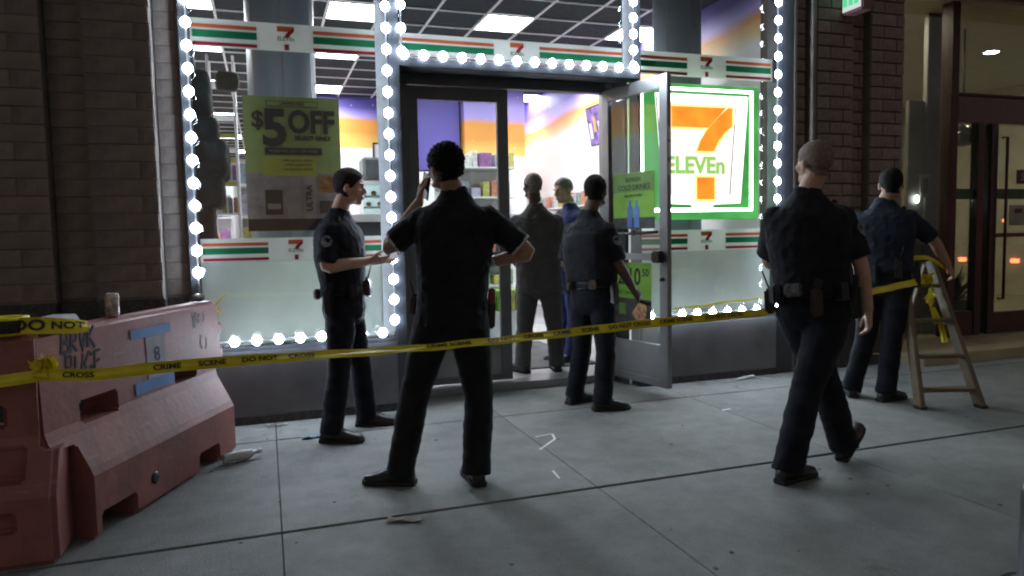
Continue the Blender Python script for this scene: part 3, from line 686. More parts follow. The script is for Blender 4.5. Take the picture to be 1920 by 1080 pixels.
def shelfunit(label, loc, rz, wd, ht, levels, dep=.4, seed=1):
    r = random.Random(seed); root = thing('shelf_unit', label, 'shelf', loc, rz, 'shop shelving')
    for x in (-wd / 2, 0, wd / 2): MB().span((x - .035, 0, 0), (x + .035, .05, ht)).build('upright', SHW, root, False, .004)
    MB().span((-wd / 2, .05, 0), (wd / 2, .07, ht)).build('back_panel', SHW, root)
    for k in range(levels):
        z = .12 + k * (ht - .3) / (levels - 1)
        MB().span((-wd / 2, -dep, z - .02), (wd / 2, .049, z)).build('shelf', SHW, root)
        x = -wd / 2 + .03
        while x < wd / 2 - .1:
            w_ = r.uniform(.08, .17); h_ = r.uniform(.12, .24)
            MB().span((x, -dep + .02 + r.uniform(0, .05), z + .001), (min(x + w_, wd / 2 - .01), -.05, z + h_)).build('packet', r.choice(BOXC), root, False, .006, 1)
            x += w_ + r.uniform(.005, .06)
    return root
shelfunit('white shelf unit of packets behind the closed door leaf', (2.95, 4.9, .066), 0, 1.1, 2.42, 6, seed=3)
shelfunit('long white shelf unit of packets along the right wall of the shop', (4.68, 4.6, .066), R_(-90), 2.6, 1.85, 5, seed=5)
shelfunit('white shelf unit of snacks half hidden by the sale poster', (-.02, 3.3, .066), 0, .5, 2.05, 6, seed=8)
shelfunit('white shelf unit far back in the left corridor', (-.95, 7.6, .066), 0, .9, 2.2, 6, seed=11)
TV = emis('menu_glow', (.30, .20, .50), .9, .6, 9)
tv = thing('wall_screen', 'purple and gold menu screen tilted out from the right wall', 'screen', (4.60, 3.97, 2.88))
rt = M.Rotation(R_(-90), 3, 'Z') @ M.Rotation(R_(10), 3, 'X')
MB().box((0, 0, 0), (.78, .05, .56), rt).build('casing', BLK, tv, False, .008)
MB().box(rt @ V((0, -.028, 0)), (.74, .004, .52), rt).build('picture', TV, tv)
for i in range(5): MB().box(rt @ V((-.28 + .14 * i, -.031, -.06 + .08 * (i % 2))), (.07, .003, .22), rt).build('menu_item', [emis('menu_white', (.8, .8, .9), 1.1), emis('menu_gold', (.8, .5, .15), .9)][i % 2], tv)
MB().box(rt @ V((0, .07, 0)), (.1, .09, .1), rt).build('bracket', BLK, tv)
cs = thing('coffee_counter', 'white topped coffee counter with a dark front seen past the officer in profile', 'counter', (1.12, 3.2, .066))
MB().span((-.55, -.2, 0), (.62, .45, 1.44)).build('cabinet', mat('counter_dark', (.07, .075, .085), .5), cs, False, .008)
MB().span((-.57, -.24, 1.442), (.64, .47, 1.53)).build('worktop', SHW, cs, False, .01)
gc = thing('glass_case', 'glass pastry case standing on the white counter', 'display case', (1.33, 3.3, 1.562))
TEAL = glass('case_glass', (.72, .84, .84), 1.5); MB().span((-.22, -.18, .0), (.28, .22, .40)).build('glass_box', TEAL, gc)
MB().span((-.23, -.19, .402), (.29, .23, .43)).build('case_top', SHW, gc)
for k in range(2): MB().span((-.20, -.16, .12 + .13 * k), (.26, .20, .13 + .13 * k)).build('case_shelf', ALUL, gc)
for k in range(6): MB().ell((-.14 + .07 * k, -.02, .165 + .13 * (k % 2)), (.035, .05, .03)).build('pastry', CR, gc, True)
mw = thing('microwave', 'grey microwave standing on top of the glass case', 'microwave', (1.33, 3.3, 1.995))
MB().span((-.21, -.18, 0), (.27, .2, .27)).build('case', mat('microwave_grey', (.25, .28, .29), .4), mw, False, .02); MB().span((-.18, -.19, .03), (.13, -.181, .24)).build('window', mat('microwave_window', (.10, .12, .13), .2), mw)
pf = thing('picture_frame', 'small black framed notice on the back wall above the microwave', 'picture', (2.05, 7.58, 2.82))
for a_, b_ in (((-.17, -.03, .16), (.19, .0, .19)), ((-.17, -.03, -.2), (-.14, 0, .16)), ((.16, -.03, -.2), (.19, 0, .16)), ((-.17, -.03, -.23), (.19, 0, -.2))): MB().span(a_, b_).build('frame', BLK, pf)
MB().span((-.139, -.015, -.199), (.159, -.005, .159)).build('sheet', SHW, pf)
# dark wrapped stock stacked against the left window
WRAP = mat('dark_wrap', (.011, .024, .031), .45, spec=.3, var=.35, scale=6, bump=.5, bscale=18)
ws = thing('wrapped_stock', 'tall stack of goods wrapped in dark plastic against the left edge of the window', 'wrapped stack', (-.45, .50, .066))
def lump(c, r, seed, ex=5.5):
    bm = bmesh.new(); bmesh.ops.create_icosphere(bm, subdivisions=4, radius=1)
    for v in bm.verts:
        d = v.co.normalized(); k = (abs(d.x) ** ex + abs(d.y) ** ex + abs(d.z) ** ex) ** (-1 / ex)
        n_ = NZ.noise(d * 2.6 + V((seed, 0, 0))) * .10 + NZ.noise(d * 7 + V((seed, 5, 0))) * .05
        v.co = V(c) + V((d.x * r[0], d.y * r[1], d.z * r[2])) * (k * .82) * (1 + n_)
    me = bpy.data.meshes.new('wrapped_bundle'); bm.to_mesh(me); bm.free()
    for q_ in me.polygons: q_.use_smooth = True
    me.materials.append(WRAP); return me
for c, r, sd in (((-.06, 0, .55), (.22, .22, .62), 1), ((-.05, 0, 1.36), (.19, .2, .22), 2), ((.04, -.02, 1.66), (.17, .18, .20), 6), ((.07, -.03, 1.86), (.185, .2, .20), 3), ((.03, -.02, 2.06), (.16, .18, .15), 7), ((-.01, 0, 2.33), (.155, .17, .24), 4), ((-.06, 0, 2.62), (.085, .11, .20), 5)):
    link('wrapped_bundle', lump(c, r, sd), ws)
bgb = link('carrier_bag', lump((0, 0, 0), (.115, .06, .10), 9, 4.5)); bgb.data.materials.clear(); bgb.data.materials.append(mat('beige_bag', (.065, .062, .046), .7, var=.12, bump=.4, bscale=20)); bgb.location = (-.25, 1.35, 2.70)
tag(bgb, 'beige bag hanging high on the wire rack beside the wrapped stack', 'bag')
rk = thing('wire_rack', 'slim white wire rack with yellow labels behind the wrapped stack', 'rack', (-.27, 1.75, .066))
for x in (-.16, .06):
    for y in (0, .3): MB().tube([(x, y, 0), (x, y, 2.95)], .011, 8).build('upright', SHW, rk, True)
for k in range(9): MB().span((-.16, 0, .3 + .3 * k), (.06, .3, .315 + .3 * k)).build('wire_shelf', SHW, rk)
for k in range(3): MB().span((-.15, -.01, 1.76 + .22 * k), (.05, -.003, 1.80 + .22 * k)).build('price_label', mat('label_yellow', (.6, .55, .12), .6), rk)
for k in range(8): MB().span((-.14 + .05 * (k % 4), .04, 1.52 + .3 * (k // 4)), (-.10 + .05 * (k % 4), .2, 1.66 + .3 * (k // 4))).build('packet', BOXC[k % 8], rk, False, .005, 1)
mt = MB().span((1.96, .80, .0655), (3.0, 2.4, .078)).build('floor_mat', mat('mat_grey', (.12, .12, .125), .95, bump=.5, bscale=200)); tag(mt, 'dark grey floor mat just inside the open doorway', 'mat')
sd = thing('snack_stand', 'low stand with lime green packets beyond the legs in the doorway', 'stand', (2.72, 2.9, .066))
MB().span((-.25, -.15, 0), (.3, .2, .34)).build('plinth', SHW, sd, False, .01)
for k in range(4): MB().span((-.22 + .125 * k, -.12, .342), (-.12 + .125 * k, .1, .60)).build('packet', LIME if k % 2 else BOXC[1], sd, False, .01, 1)

# ------------------------------------------------------------------ water filled barriers
PLR = scuffed('barrier_plastic', (.30, .112, .100), (.12, .07, .065), (.44, .29, .28))
HOLE = None
def barrier(label, loc, rz, L, cuts, knuckle_end):
    root = thing('plastic_barrier', label, 'barrier', loc, rz, 'red plastic barriers')
    prof = [(.20, 0), (.20, .29), (.185, .325), (.105, .475), (.090, .52), (.078, .925), (.066, .945), (-.066, .945), (-.078, .925), (-.090, .52), (-.105, .475), (-.185, .325), (-.20, .29), (-.20, 0)]
    mb = MB(); mb.rings([[V((x, p[0], p[1])) for p in prof] for x in (0, L)])
    o = mb.build('tmp', PLR, None, False, .022, 3)
    cc = []
    for a_, b_ in cuts:
        c = MB().span(a_, b_).build('tmpc', PLR, None, False, .012, 2); cc.append(c)
        md = o.modifiers.new('b', 'BOOLEAN'); md.object = c; md.operation = 'DIFFERENCE'; md.solver = 'EXACT'
    me = bpy.data.meshes.new_from_object(o.evaluated_get(bpy.context.evaluated_depsgraph_get()))
    for c in [o] + cc: bpy.data.objects.remove(c)
    me.name = 'barrier_body'; link('barrier_body', me, root)
    for z in (.60, .76):
        MB().lathe([(0, -.035), (.055, -.035), (.06, -.02), (.06, .02), (.055, .035), (0, .035)], (knuckle_end, 0, z), 16).build('hinge_knuckle', PLR, root, True)
    return root
ANG = math.atan2(1.17, .51)
cutsA = [((-.05, -.3, -.1), (.165, .3, .44)), ((.20, -.4, -.05), (.47, .4, .115)), ((1.06, -.4, -.05), (1.30, .4, .115)), ((.25, -.4, .50), (.53, .4, .61)), ((1.04, -.4, .52), (1.28, .4, .615)), ((1.50, -.3, -.1), (1.7, .3, .53))]
A = barrier('faded red plastic barrier with graffiti and a taped paper notice, running back to the wall', (-1.009, -1.973, 0), ANG, 1.60, cutsA, 1.645)
cutsB = [((1.50, .05, -.1), (1.95, .4, .60)), ((1.44, -.30, .345), (1.69, -.085, .49)), ((1.40, -.4, .56), (1.62, .4, .66)), ((1.44, -.3, .15), (1.66, -.15, .24)), ((.9, -.4, -.05), (1.2, .4, .10)), ((.3, -.4, -.05), (.6, .4, .10)), ((.7, -.4, .5), (1.0, .4, .64)), ((1.73, -.3, .46), (1.95, .3, 1.0))]
B = barrier('dark red plastic barrier cropped by the left frame edge with a tape roll on top', (-2.66, -1.92, 0), 0, 1.80, cutsB, -.045)
GRAF = mat('graffiti_black', (.02, .018, .03), .7); CHK = mat('chalk_white', (.50, .48, .50), .9); BTAPE = mat('blue_tape', (.06, .16, .40), .6, var=.1)
tl = R_(90) + math.atan2(.012, .405)
def onA(nm, s, size, x, z, m, sx=1, rz=0, bold=.0): return text(nm, s, size, m, (x, -.0925 + (z - .52) * .030, z), A, rot=(R_(88.3), 0, 0), ext=.001, bold=bold, sx=sx)
STK = {'B': [[(0, 0), (0, 1)], [(0, 1), (.5, .92), (.5, .62), (0, .52), (.6, .42), (.62, .08), (0, 0)]], 'R': [[(0, 0), (.04, 1)], [(.04, 1), (.55, .9), (.5, .55), (.02, .5), (.6, -.05)]], 'V': [[(0, 1), (.3, 0), (.6, 1.05)]],
       'K': [[(0, 0), (.02, 1)], [(.6, .95), (.05, .45), (.65, -.05)]], 'U': [[(0, 1), (.05, .15), (.3, 0), (.55, .2), (.6, 1)]], 'G': [[(.6, .85), (.3, 1), (0, .6), (.1, .1), (.45, 0), (.62, .4), (.3, .42)]], 'E': [[(.55, 1), (0, .95), (.02, 0), (.6, .05)], [(.0, .5), (.45, .55)]],
       'W': [[(0, 1), (.18, 0), (.34, .7), (.5, 0), (.7, 1)]], 'e': [[(.02, .3), (.5, .36), (.3, .62), (0, .3), (.25, 0), (.5, .12)]], 's': [[(.45, .6), (.1, .5), (.4, .25), (.05, 0)]], 'C': [[(.55, .85), (.2, 1), (0, .5), (.2, 0), (.55, .1)]], 'J': [[(.5, 1), (.5, .15), (.25, 0), (.05, .2)]], 'N': [[(0, 0), (0, 1), (.5, .05), (.55, 1)]]}
def scrawl(root, nm, word, x, z, h, m, wd, seed, lean=.12):
    # hand drawn strokes: uneven height, slant and pressure
    r = random.Random(seed); mb = MB()
    for ch in word:
        k = h * r.uniform(.85, 1.15); dz = r.uniform(-.012, .012)
        for st in STK[ch]:
            P = [V((x + (u + v * lean) * k * .72 + r.uniform(-.004, .004), 0, z + dz + v * k + r.uniform(-.004, .004))) for u, v in st]
            Q = []
            for i in range(len(P) - 1):
                for t in (0, .34, .67): Q.append(P[i].lerp(P[i + 1], t) + V((r.uniform(-.0015, .0015), 0, r.uniform(-.0015, .0015))))
            Q.append(P[-1])
            for i, q_ in enumerate(Q):
                q_.y = -.0925 + (q_.z - .52) * .030
            vs = []
            for i, q_ in enumerate(Q):
                d_ = (Q[min(i + 1, len(Q) - 1)] - Q[max(i - 1, 0)]).normalized(); n_ = V((-d_.z, 0, d_.x)) * wd * r.uniform(.6, 1.1) / 2
                vs += [q_ + n_, q_ - n_, q_ + n_ + V((0, .004, 0)), q_ - n_ + V((0, .004, 0))]
            mb.add(vs, [f for i in range(len(Q) - 1) for f in ((4 * i, 4 * i + 1, 4 * i + 5, 4 * i + 4), (4 * i + 2, 4 * i + 6, 4 * i + 7, 4 * i + 3), (4 * i, 4 * i + 4, 4 * i + 6, 4 * i + 2), (4 * i + 1, 4 * i + 3, 4 * i + 7, 4 * i + 5))])
        x += k * .62
    return mb.build(nm, m, root)
scrawl(A, 'graffiti', 'BRVK', .17, .835, .105, GRAF, .017, 3); scrawl(A, 'graffiti', 'RUGE', .18, .715, .100, GRAF, .016, 5)
scrawl(A, 'chalk_scrawl', 'Wes', 1.27, .82, .10, CHK, .010, 7); scrawl(A, 'chalk_scrawl', 'CJ', 1.34, .68, .08, CHK, .009, 9)
nt_ = thing('paper_notice', 'white paper notice fixed to the barrier with blue tape', 'notice', (-1.009, -1.973, 0), ANG)
def onN(n, x0, x1, z0, z1, m, d=0):
    yy = lambda z: -.0925 + (z - .52) * .030 - d
    return MB().add([(x0, yy(z0), z0), (x1, yy(z0), z0), (x1, yy(z1), z1), (x0, yy(z1), z1), (x0, yy(z0) + .001, z0), (x1, yy(z0) + .001, z0), (x1, yy(z1) + .001, z1), (x0, yy(z1) + .001, z1)], [(0, 1, 2, 3), (7, 6, 5, 4), (0, 4, 5, 1), (1, 5, 6, 2), (2, 6, 7, 3), (3, 7, 4, 0)]).build(n, m, nt_)
onN('sheet', .79, .965, .575, .835, mat('notice_paper', (.34, .33, .35), .8, var=.05), .001)
onN('tape', .665, 1.03, .825, .875, BTAPE, .003); onN('tape', .67, 1.03, .54, .60, BTAPE, .003)
text('notice_mark', '8', .11, GRAF, (.885, -.0925 + .20 * .03 - .0035, .72), nt_, rot=(R_(88.3), 0, 0), ext=.0005)
pl = MB().lathe([(.012, 0), (.03, 0), (.032, -.006), (.014, -.008)], n=18).build('drain_plug', BLK, A, True); pl.location = (.62, -.199, .13); pl.rotation_euler = (R_(-90), 0, 0)
bpy.context.view_layer.update()
TA = A.matrix_world
cn = thing('drink_can', 'drink can standing on top of the red barrier', 'can', TA @ V((.66, .0, .946)))
MB().lathe([(.022, 0), (.026, .004), (.033, .014), (.033, .104), (.027, .118), (.027, .122), (.024, .119)], n=24).build('can_body', mat('can_print', (.50, .42, .38), .3, metal=.5, var=.35, scale=30), cn, True)
MB().lathe([(0, .117), (.024, .117), (.024, .119), (0, .119)], n=20).build('can_lid', STEEL, cn)
fo = thing('foam_lid', 'white foam takeaway lid lying on the barrier behind the tape roll', 'takeaway lid', TA @ V((.22, .0, .947)), ANG + R_(14))
MB().rings([[V((sx * a_, sy * b_, z)) for sx, sy in ((-1, -1), (1, -1), (1, 1), (-1, 1))] for a_, b_, z in ((.165, .072, 0), (.165, .072, .008), (.155, .066, .010), (.140, .052, .048), (.138, .050, .050))]).build('lid_shell', mat('foam_white', (.42, .42, .44), .8, var=.05), fo, False, .006)
cl = link('crumpled_foil', lump((0, 0, 0), (.05, .04, .03), 21, 2)); cl.data.materials.clear(); cl.data.materials.append(mat('foil_dark', (.20, .19, .19), .4, metal=.5, var=.4, scale=20)); cl.location = TA @ V((1.50, 0, .972)); tag(cl, 'crumpled dark foil wrapper at the far end of the barrier top', 'wrapper')
# caution tape
TY = mat('tape_yellow', (.74, .62, .012), .45, var=.08, scale=6); TB = mat('tape_black', (.015, .014, .010), .5)
def ribbon(root, pts, wd, tw, name='tape_band'):
    # pts with per point twist angle (radians off vertical) ; returns sampler
    P = []
    for i in range(len(pts) - 1):
        for k in range(6):
            t = k / 6; p0, p1, p2, p3 = [V(pts[min(max(i + j, 0), len(pts) - 1)]) for j in (-1, 0, 1, 2)]
            P.append((.5 * ((2 * p1) + (p2 - p0) * t + (2 * p0 - 5 * p1 + 4 * p2 - p3) * t * t + (3 * p1 - p0 - 3 * p2 + p3) * t ** 3), tw[i] * (1 - t) + tw[i + 1] * t))
    P.append((V(pts[-1]), tw[-1])); acc = [0]
    for i in range(1, len(P)): acc.append(acc[-1] + (P[i][0] - P[i - 1][0]).length)
    def at(s):
        i = 0
        while i < len(P) - 2 and acc[i + 1] < s: i += 1
        t = (s - acc[i]) / max(1e-6, acc[i + 1] - acc[i]); p = P[i][0].lerp(P[i + 1][0], t); a_ = P[i][1] * (1 - t) + P[i + 1][1] * t
        d = (P[i + 1][0] - P[i][0]).normalized(); u = (V((0, 0, 1)) - d * d.z).normalized(); n_ = u.cross(d)
        return p, u * math.cos(a_) + n_ * math.sin(a_), u.cross(d) * math.cos(a_) - u * math.sin(a_)
    R = []; n = int(acc[-1] / .05) + 2
    for k in range(n):
        p, u, nn = at(acc[-1] * k / (n - 1)); nn = -nn
        cr = nn * (.004 * math.sin(k * .9))
        R.append([W(root, p + u * wd / 2 + cr), W(root, p + u * wd * .17 - nn * .003), W(root, p - u * wd * .17 + nn * .002), W(root, p - u * wd / 2 + cr)])
    mb = MB(); vs = [p for r in R for p in r]; fs = []
    for k in range(n - 1):
        for j in range(3): fs.append((k * 4 + j, k * 4 + j + 1, k * 4 + 5 + j, k * 4 + 4 + j))
    mb.add(vs, fs); me = mb.mesh(name); me.materials.append(TY); o = link(name, me, root)
    md = None
    return at, acc[-1]
def tapeprint(root, at, s, word, size, sgn=1):
    o = text('tape_print', word, size, TB, (0, 0, 0), root, rot=(0, 0, 0), ext=0.0, align='LEFT', bold=.03, sx=1)
    for v in o.data.vertices:
        p, u, nn = at(s + v.co.x * 1.25); out = nn if nn.y < 0 else -nn
        v.co = W(root, p + u * (v.co.y * sgn) + out * .0058)
    wdt = 0
    return o
tp = thing('caution_tape', 'yellow caution tape stretched from the barrier past the officers to the stepladder', 'caution tape', (0, -2.0, .78))
PT = [(-1.20, -2.04, .755), (-1.02, -2.06, .772), (-.872, -2.07, .785), (-.70, -2.09, .775), (-.47, -2.07, .783), (-.11, -2.03, .783), (.10, -2.0, .778), (.63, -1.965, .772), (1.17, -1.93, .780), (2.16, -1.80, .800), (3.01, -1.73, .815), (3.69, -1.64, .868), (4.10, -1.50, .885), (4.45, -1.375, .90), (4.78, -1.27, .915)]
TWI = [.2, .3, .25, .15, .1, .35, .75, 1.0, .85, .25, .5, .9, .7, .6, .2]
at, LT = ribbon(tp, PT, .050, TWI)
s = .06 + .33
for wds in ('CROSS', None, 'CRIME', 'SCENE', 'DO NOT', 'CROSS', None, None, None, 'CRIME SCENE', 'DO NOT', 'CROSS', 'CRIME', 'SCENE', 'DO NOT CROSS', 'CRIME SCENE', 'DO NOT CROSS'):
    if wds:
        tapeprint(tp, at, s, wds, .031); s += len(wds) * .031 * .80 + .055
    else: s += .16
    if s > LT - .5: break
def knot(root, c, seed, n=9, r=.045):
    rr = random.Random(seed); mb = MB()
    for k in range(n):
        p = [V(c) + V((rr.uniform(-r, r), rr.uniform(-r, r) * .5, rr.uniform(-r, r))) for _ in range(4)]
        w_ = V((rr.uniform(-1, 1), rr.uniform(-1, 1), rr.uniform(-1, 1))).normalized() * .022
        mb.add([W(root, q_ + w_ * s_) for q_ in p for s_ in (-1, 1)], [(2 * i, 2 * i + 1, 2 * i + 3, 2 * i + 2) for i in range(3)])
    me = mb.mesh('knot'); me.materials.append(TY); return link('knot', me, root)
knot(tp, (-.885, -2.045, .815), 4); knot(tp, (4.80, -1.275, .92), 5, 9, .045); knot(tp, (4.82, -1.29, .79), 7, 5, .04)
for pts in ([(4.80, -1.30, .88), (4.78, -1.32, .74), (4.82, -1.33, .58)], [(4.84, -1.28, .70), (4.88, -1.33, .56), (4.88, -1.36, .44)], [(4.66, -1.20, 1.08), (4.80, -1.26, 1.085), (4.93, -1.26, 1.04), (5.02, -1.24, .99)]):
    ribbon(tp, pts, .045, [.5, .9, .4, .3][:len(pts)], 'tape_tail')
t2 = thing('caution_tape', 'thin twisted strip added for a tape reflection, from open door past the right window', 'caution tape', (3.8, -.8, .72))
ribbon(t2, [(3.055, -.455, .705), (3.35, -.585, .745), (3.75, -.76, .80), (4.25, -.985, .865), (4.76, -1.225, .925)], .028, [1.3, 1.0, 1.35, 1.0, 1.3])  # added strip, stands in for the tape mirrored in the window glass
ro = thing('tape_roll', 'roll of yellow caution tape lying on the near barrier with its tail reading DO NOT', 'tape roll', (-1.045, -1.925, .9462))
MB().lathe([(.04, 0), (.085, 0), (.085, .074), (.04, .074), (.04, 0)], n=28).build('roll', TY, ro, True)
MB().lathe([(.0858, .010), (.0866, .010), (.0866, .064), (.0858, .064)], n=28).build('roll_wrapper', mat('wrapper_dark', (.035, .036, .02), .6, var=.3, scale=30), ro, True)
for k in range(13):
    an = R_(-150 + 9 * k); MB().box((math.cos(an) * .087, math.sin(an) * .087, .037), (.002, .004 + .003 * (k % 3), .046), M.Rotation(an, 3, 'Z')).build('printed_bar', BLK, ro)
at2, l2 = ribbon(ro, [(-1.02, -1.972, .985), (-.95, -1.98, .984), (-.85, -1.965, .976), (-.74, -1.93, .965)], .070, [0, .05, .3, .9], 'tape_tail')
tapeprint(ro, at2, .01, 'DO', .062); tapeprint(ro, at2, .15, 'NOT', .045)
te = thing('tape_scrap', 'torn end of yellow tape tied at the far tip of the barrier', 'tape', TA @ V((1.66, 0, .80)))
p0 = TA @ V((1.65, 0, .84)); ribbon(te, [p0, p0 + V((.03, -.02, .06)), p0 + V((.09, -.03, .14))], .03, [.6, .9, 1.2], 'tape_tail'); ribbon(te, [p0, p0 + V((.02, .0, .05)), p0 + V((.06, .0, .02))], .03, [.6, .2, 1.2], 'tape_tail')

# ------------------------------------------------------------------ stepladder
LAD = mat('ladder_wood', (.14, .103, .060), .6, var=.12, scale=8)
ld = thing('stepladder', 'weathered wooden stepladder with caution tape tied to its top', 'stepladder', (4.8, -1.15, 0))
T1, T2 = V((4.90, -1.20, 1.06)), V((4.67, -1.15, 1.06)); F1, F2 = V((4.89, -1.66, 0)), V((4.47, -1.52, 0)); B1, B2 = V((5.08, -.66, 0)), V((4.72, -.58, 0))
def bar(n, a_, b_, w_, t_, m=LAD, wax=None):
    d = (b_ - a_).normalized(); wa = V(wax) if wax else (F2 - F1).normalized(); wa = (wa - d * wa.dot(d)).normalized(); ta = d.cross(wa)
    return MB().box(W(ld, (a_ + b_) / 2), (t_, w_, (b_ - a_).length), M((ta, wa, d)).transposed()).build(n, m, ld, False, .005)
fd = (F1 - B1); fd.z = 0; fd.normalize()
bar('rail', T1, F1, .034, .100); bar('rail', T2, F2, .034, .100); bar('rear_leg', T1 + V((.01, .05, -.03)), B1, .025, .045); bar('rear_leg', T2 + V((.01, .05, -.03)), B2, .025, .045)
for k, t in enumerate((.18, .42, .66, .88)):
    p, q_ = T1.lerp(F1, t), T2.lerp(F2, t); d = (q_ - p)
    ang_ = math.atan2(d.y, d.x); MB().box(W(ld, (p + q_) / 2), (d.length - .03, .09, .024), M.Rotation(ang_, 3, 'Z')).build('tread', LAD, ld, False, .004)
for t in (.35, .75):
    p, q_ = (T1 + V((.01, .05, -.03))).lerp(B1, t), (T2 + V((.01, .05, -.03))).lerp(B2, t); MB().tube([W(ld, p), W(ld, q_)], .010, 8).build('rear_brace', LAD, ld, True)
d = (T2 - T1); MB().box(W(ld, (T1 + T2) / 2 + V((0, .02, .018))), (d.length + .04, .13, .04), M.Rotation(math.atan2(d.y, d.x), 3, 'Z')).build('top_cap', LAD, ld, False, .01)
MB().tube([W(ld, T1.lerp(F1, .45)), W(ld, (T1 + V((.01, .05, -.03))).lerp(B1, .45))], .006, 6).build('spreader', STEEL, ld, True)
for f in (F1, F2, B1, B2): MB().box(W(ld, f + V((0, 0, .012))), (.06, .075, .024)).build('rubber_foot', RUBB, ld, False, .005)

# ------------------------------------------------------------------ projecting sign, bollard, litter, lobby plant, street
bs = thing('box_sign', 'small lit green and white box sign projecting from the right brick pier', 'sign', (5.10, -.04, 3.27))
MB().span((0, -.24, 0), (.14, .0, .42)).build('casing', mat('sign_casing', (.16, .08, .08), .5), bs, False, .012)
MB().span((-.006, -.225, .02), (-.0005, -.012, .40)).build('lit_face', emis('box_sign_white', (.72, .82, .76), .55), bs)
GSY = emis('box_sign_green', (.08, .62, .28), .75)
for k in range(3): MB().span((-.0115, -.20 + .066 * k, .06), (-.0065, -.155 + .066 * k, .34)).build('green_symbol', GSY, bs)
MB().span((.04, -.05, .42), (.10, .0, .62)).build('bracket', BLK, bs)
bo = thing('bollard', 'dark post at the lower right edge of the picture', 'bollard', (2.60, -3.70, 0))
MB().lathe([(.10, 0), (.10, .02), (.075, .03), (.072, .36), (.06, .39), (.0, .40)], n=24).build('post', mat('post_dark', (.03, .034, .032), .45), bo, True)
MB().lathe([(.13, 0), (.13, .012), (.1, .014)], n=24).build('flange', BLK, bo)
CHALK = mat('chalk_mark', (.80, .80, .78), .95, var=.1)
def mark(nm, lab, strokes, wd=.012):
    c = V(strokes[0][0]); root = tag(bpy.data.objects.new(nm, None), lab, 'chalk mark', 'chalk marks on the pavement'); bpy.data.objects.remove(root)
    mb = MB()
    for a_, b_ in strokes:
        a_, b_ = V((*a_, .0032)), V((*b_, .0032)); d = (b_ - a_); mb.box((a_ + b_) / 2 - V((*c, 0)), (d.length, wd, .0016), M.Rotation(math.atan2(d.y, d.x), 3, 'Z'))
    o = mb.build(nm, CHALK); o.location = (*c, 0); return tag(o, lab, 'chalk mark', 'chalk marks on the pavement')
mark('chalk_mark', 'chalk mark shaped like a seven on the pavement right of the phone talker', [((1.62, -1.13), (1.75, -1.10)), ((1.75, -1.10), (1.72, -1.22)), ((1.72, -1.22), (1.545, -1.40))], .016)
mark('chalk_mark', 'tiny upright chalk tick on the slab below the seven shaped mark', [((1.455, -1.93), (1.47, -1.80))])
mark('chalk_mark', 'short chalk dash on the pavement below the right window', [((3.14, -1.0), (3.22, -.99))], .02)
LIT = mat('litter_pale', (.42, .43, .45), .8, var=.1)
def scrap(lab, loc, rz, sx, sy, m=LIT, seed=1):
    r = random.Random(seed); mb = MB(); n = 5
    vs = [(((i / (n - 1)) - .5) * sx + r.uniform(-.1, .1) * sx / n, (j - .5) * sy * r.uniform(.6, 1), .004 + r.uniform(0, .018)) for i in range(n) for j in range(2)]
    vs += [(x, y, z + .0015) for x, y, z in vs]; k = 2 * n
    fs = [(2 * i, 2 * i + 1, 2 * i + 3, 2 * i + 2) for i in range(n - 1)]; fs += [tuple(q_ + k for q_ in reversed(f)) for f in fs]
    mb.add(vs, fs); o = mb.build('paper_scrap', m); o.location = loc; o.rotation_euler = (0, 0, rz); return tag(o, lab, 'litter', 'scraps of paper on the pavement')
scrap('torn pale leaf of paper in front of the long dark joint', (.56, -2.20, .0), R_(-20), .16, .06, mat('litter_tan', (.22, .20, .17), .8), 2)
scrap('pale paper strip against the foot of the right bulkhead', (4.02, -.10, 0), R_(12), .22, .05, LIT, 3)
scrap('bluish scrap beside the left heel of the officer in profile', (.245, -.55, 0), R_(5), .13, .08, mat('litter_blue', (.20, .25, .33), .8), 4)
scrap('narrow scrap lying along the base of the left bulkhead', (.03, -.14, 0), R_(8), .14, .05, LIT, 5)
scrap('small crumpled scrap near the edge of the open door', (3.55, -.12, 0), R_(-30), .09, .05, mat('litter_dim', (.16, .16, .15), .8), 6)
scrap('tiny white scrap behind the striding officer near the dark joint', (3.02, -1.93, 0), R_(30), .05, .03, LIT, 7)
DSP = mat('stain_dark', (.09, .09, .09), .8)
mb = MB()
rr = random.Random(12)
for k in range(80):
    x, y, r_ = rr.uniform(-.5, 5.5), rr.uniform(-4.5, -.1), rr.uniform(.004, .012)
    mb.rings([[V((x + r_ * rr.uniform(.7, 1.2) * math.cos(2 * math.pi * i / 9), y + r_ * rr.uniform(.7, 1.2) * math.sin(2 * math.pi * i / 9), z)) for i in range(9)] for z in (.0015, .0032)])
stuff(mb.build('gum_spots', DSP))
bt = thing('plastic_bottle', 'crushed clear bottle lying by the far foot of the barrier', 'bottle', (-.20, -.92, .035), R_(28))
MB().tube([(-.10, 0, 0), (-.09, 0, 0), (-.03, .004, .004), (.03, -.003, -.002), (.07, 0, 0), (.09, 0, 0), (.12, 0, 0)], [.022, .032, .030, .033, .028, .014, .013], 14, 2).build('bottle_body', mat('bottle_clear', (.45, .47, .48), .2, var=.1, coat=.5), bt, True)
MB().tube([(.121, 0, 0), (.14, 0, 0)], .016, 12).build('bottle_cap', WALLW, bt, True)
fp = thing('potted_plant', 'dark leafy potted plant just inside the lobby glass', 'plant', (7.80, 1.0, .10))
MB().lathe([(.10, 0), (.15, .02), (.17, .34), (.15, .34), (.13, .30), (0, .30)], n=22).build('pot', mat('pot_dark', (.05, .045, .04), .5), fp, True)
LEAF = mat('leaf_green', (.035, .065, .028), .45, var=.3); mb = MB(); rr = random.Random(4)
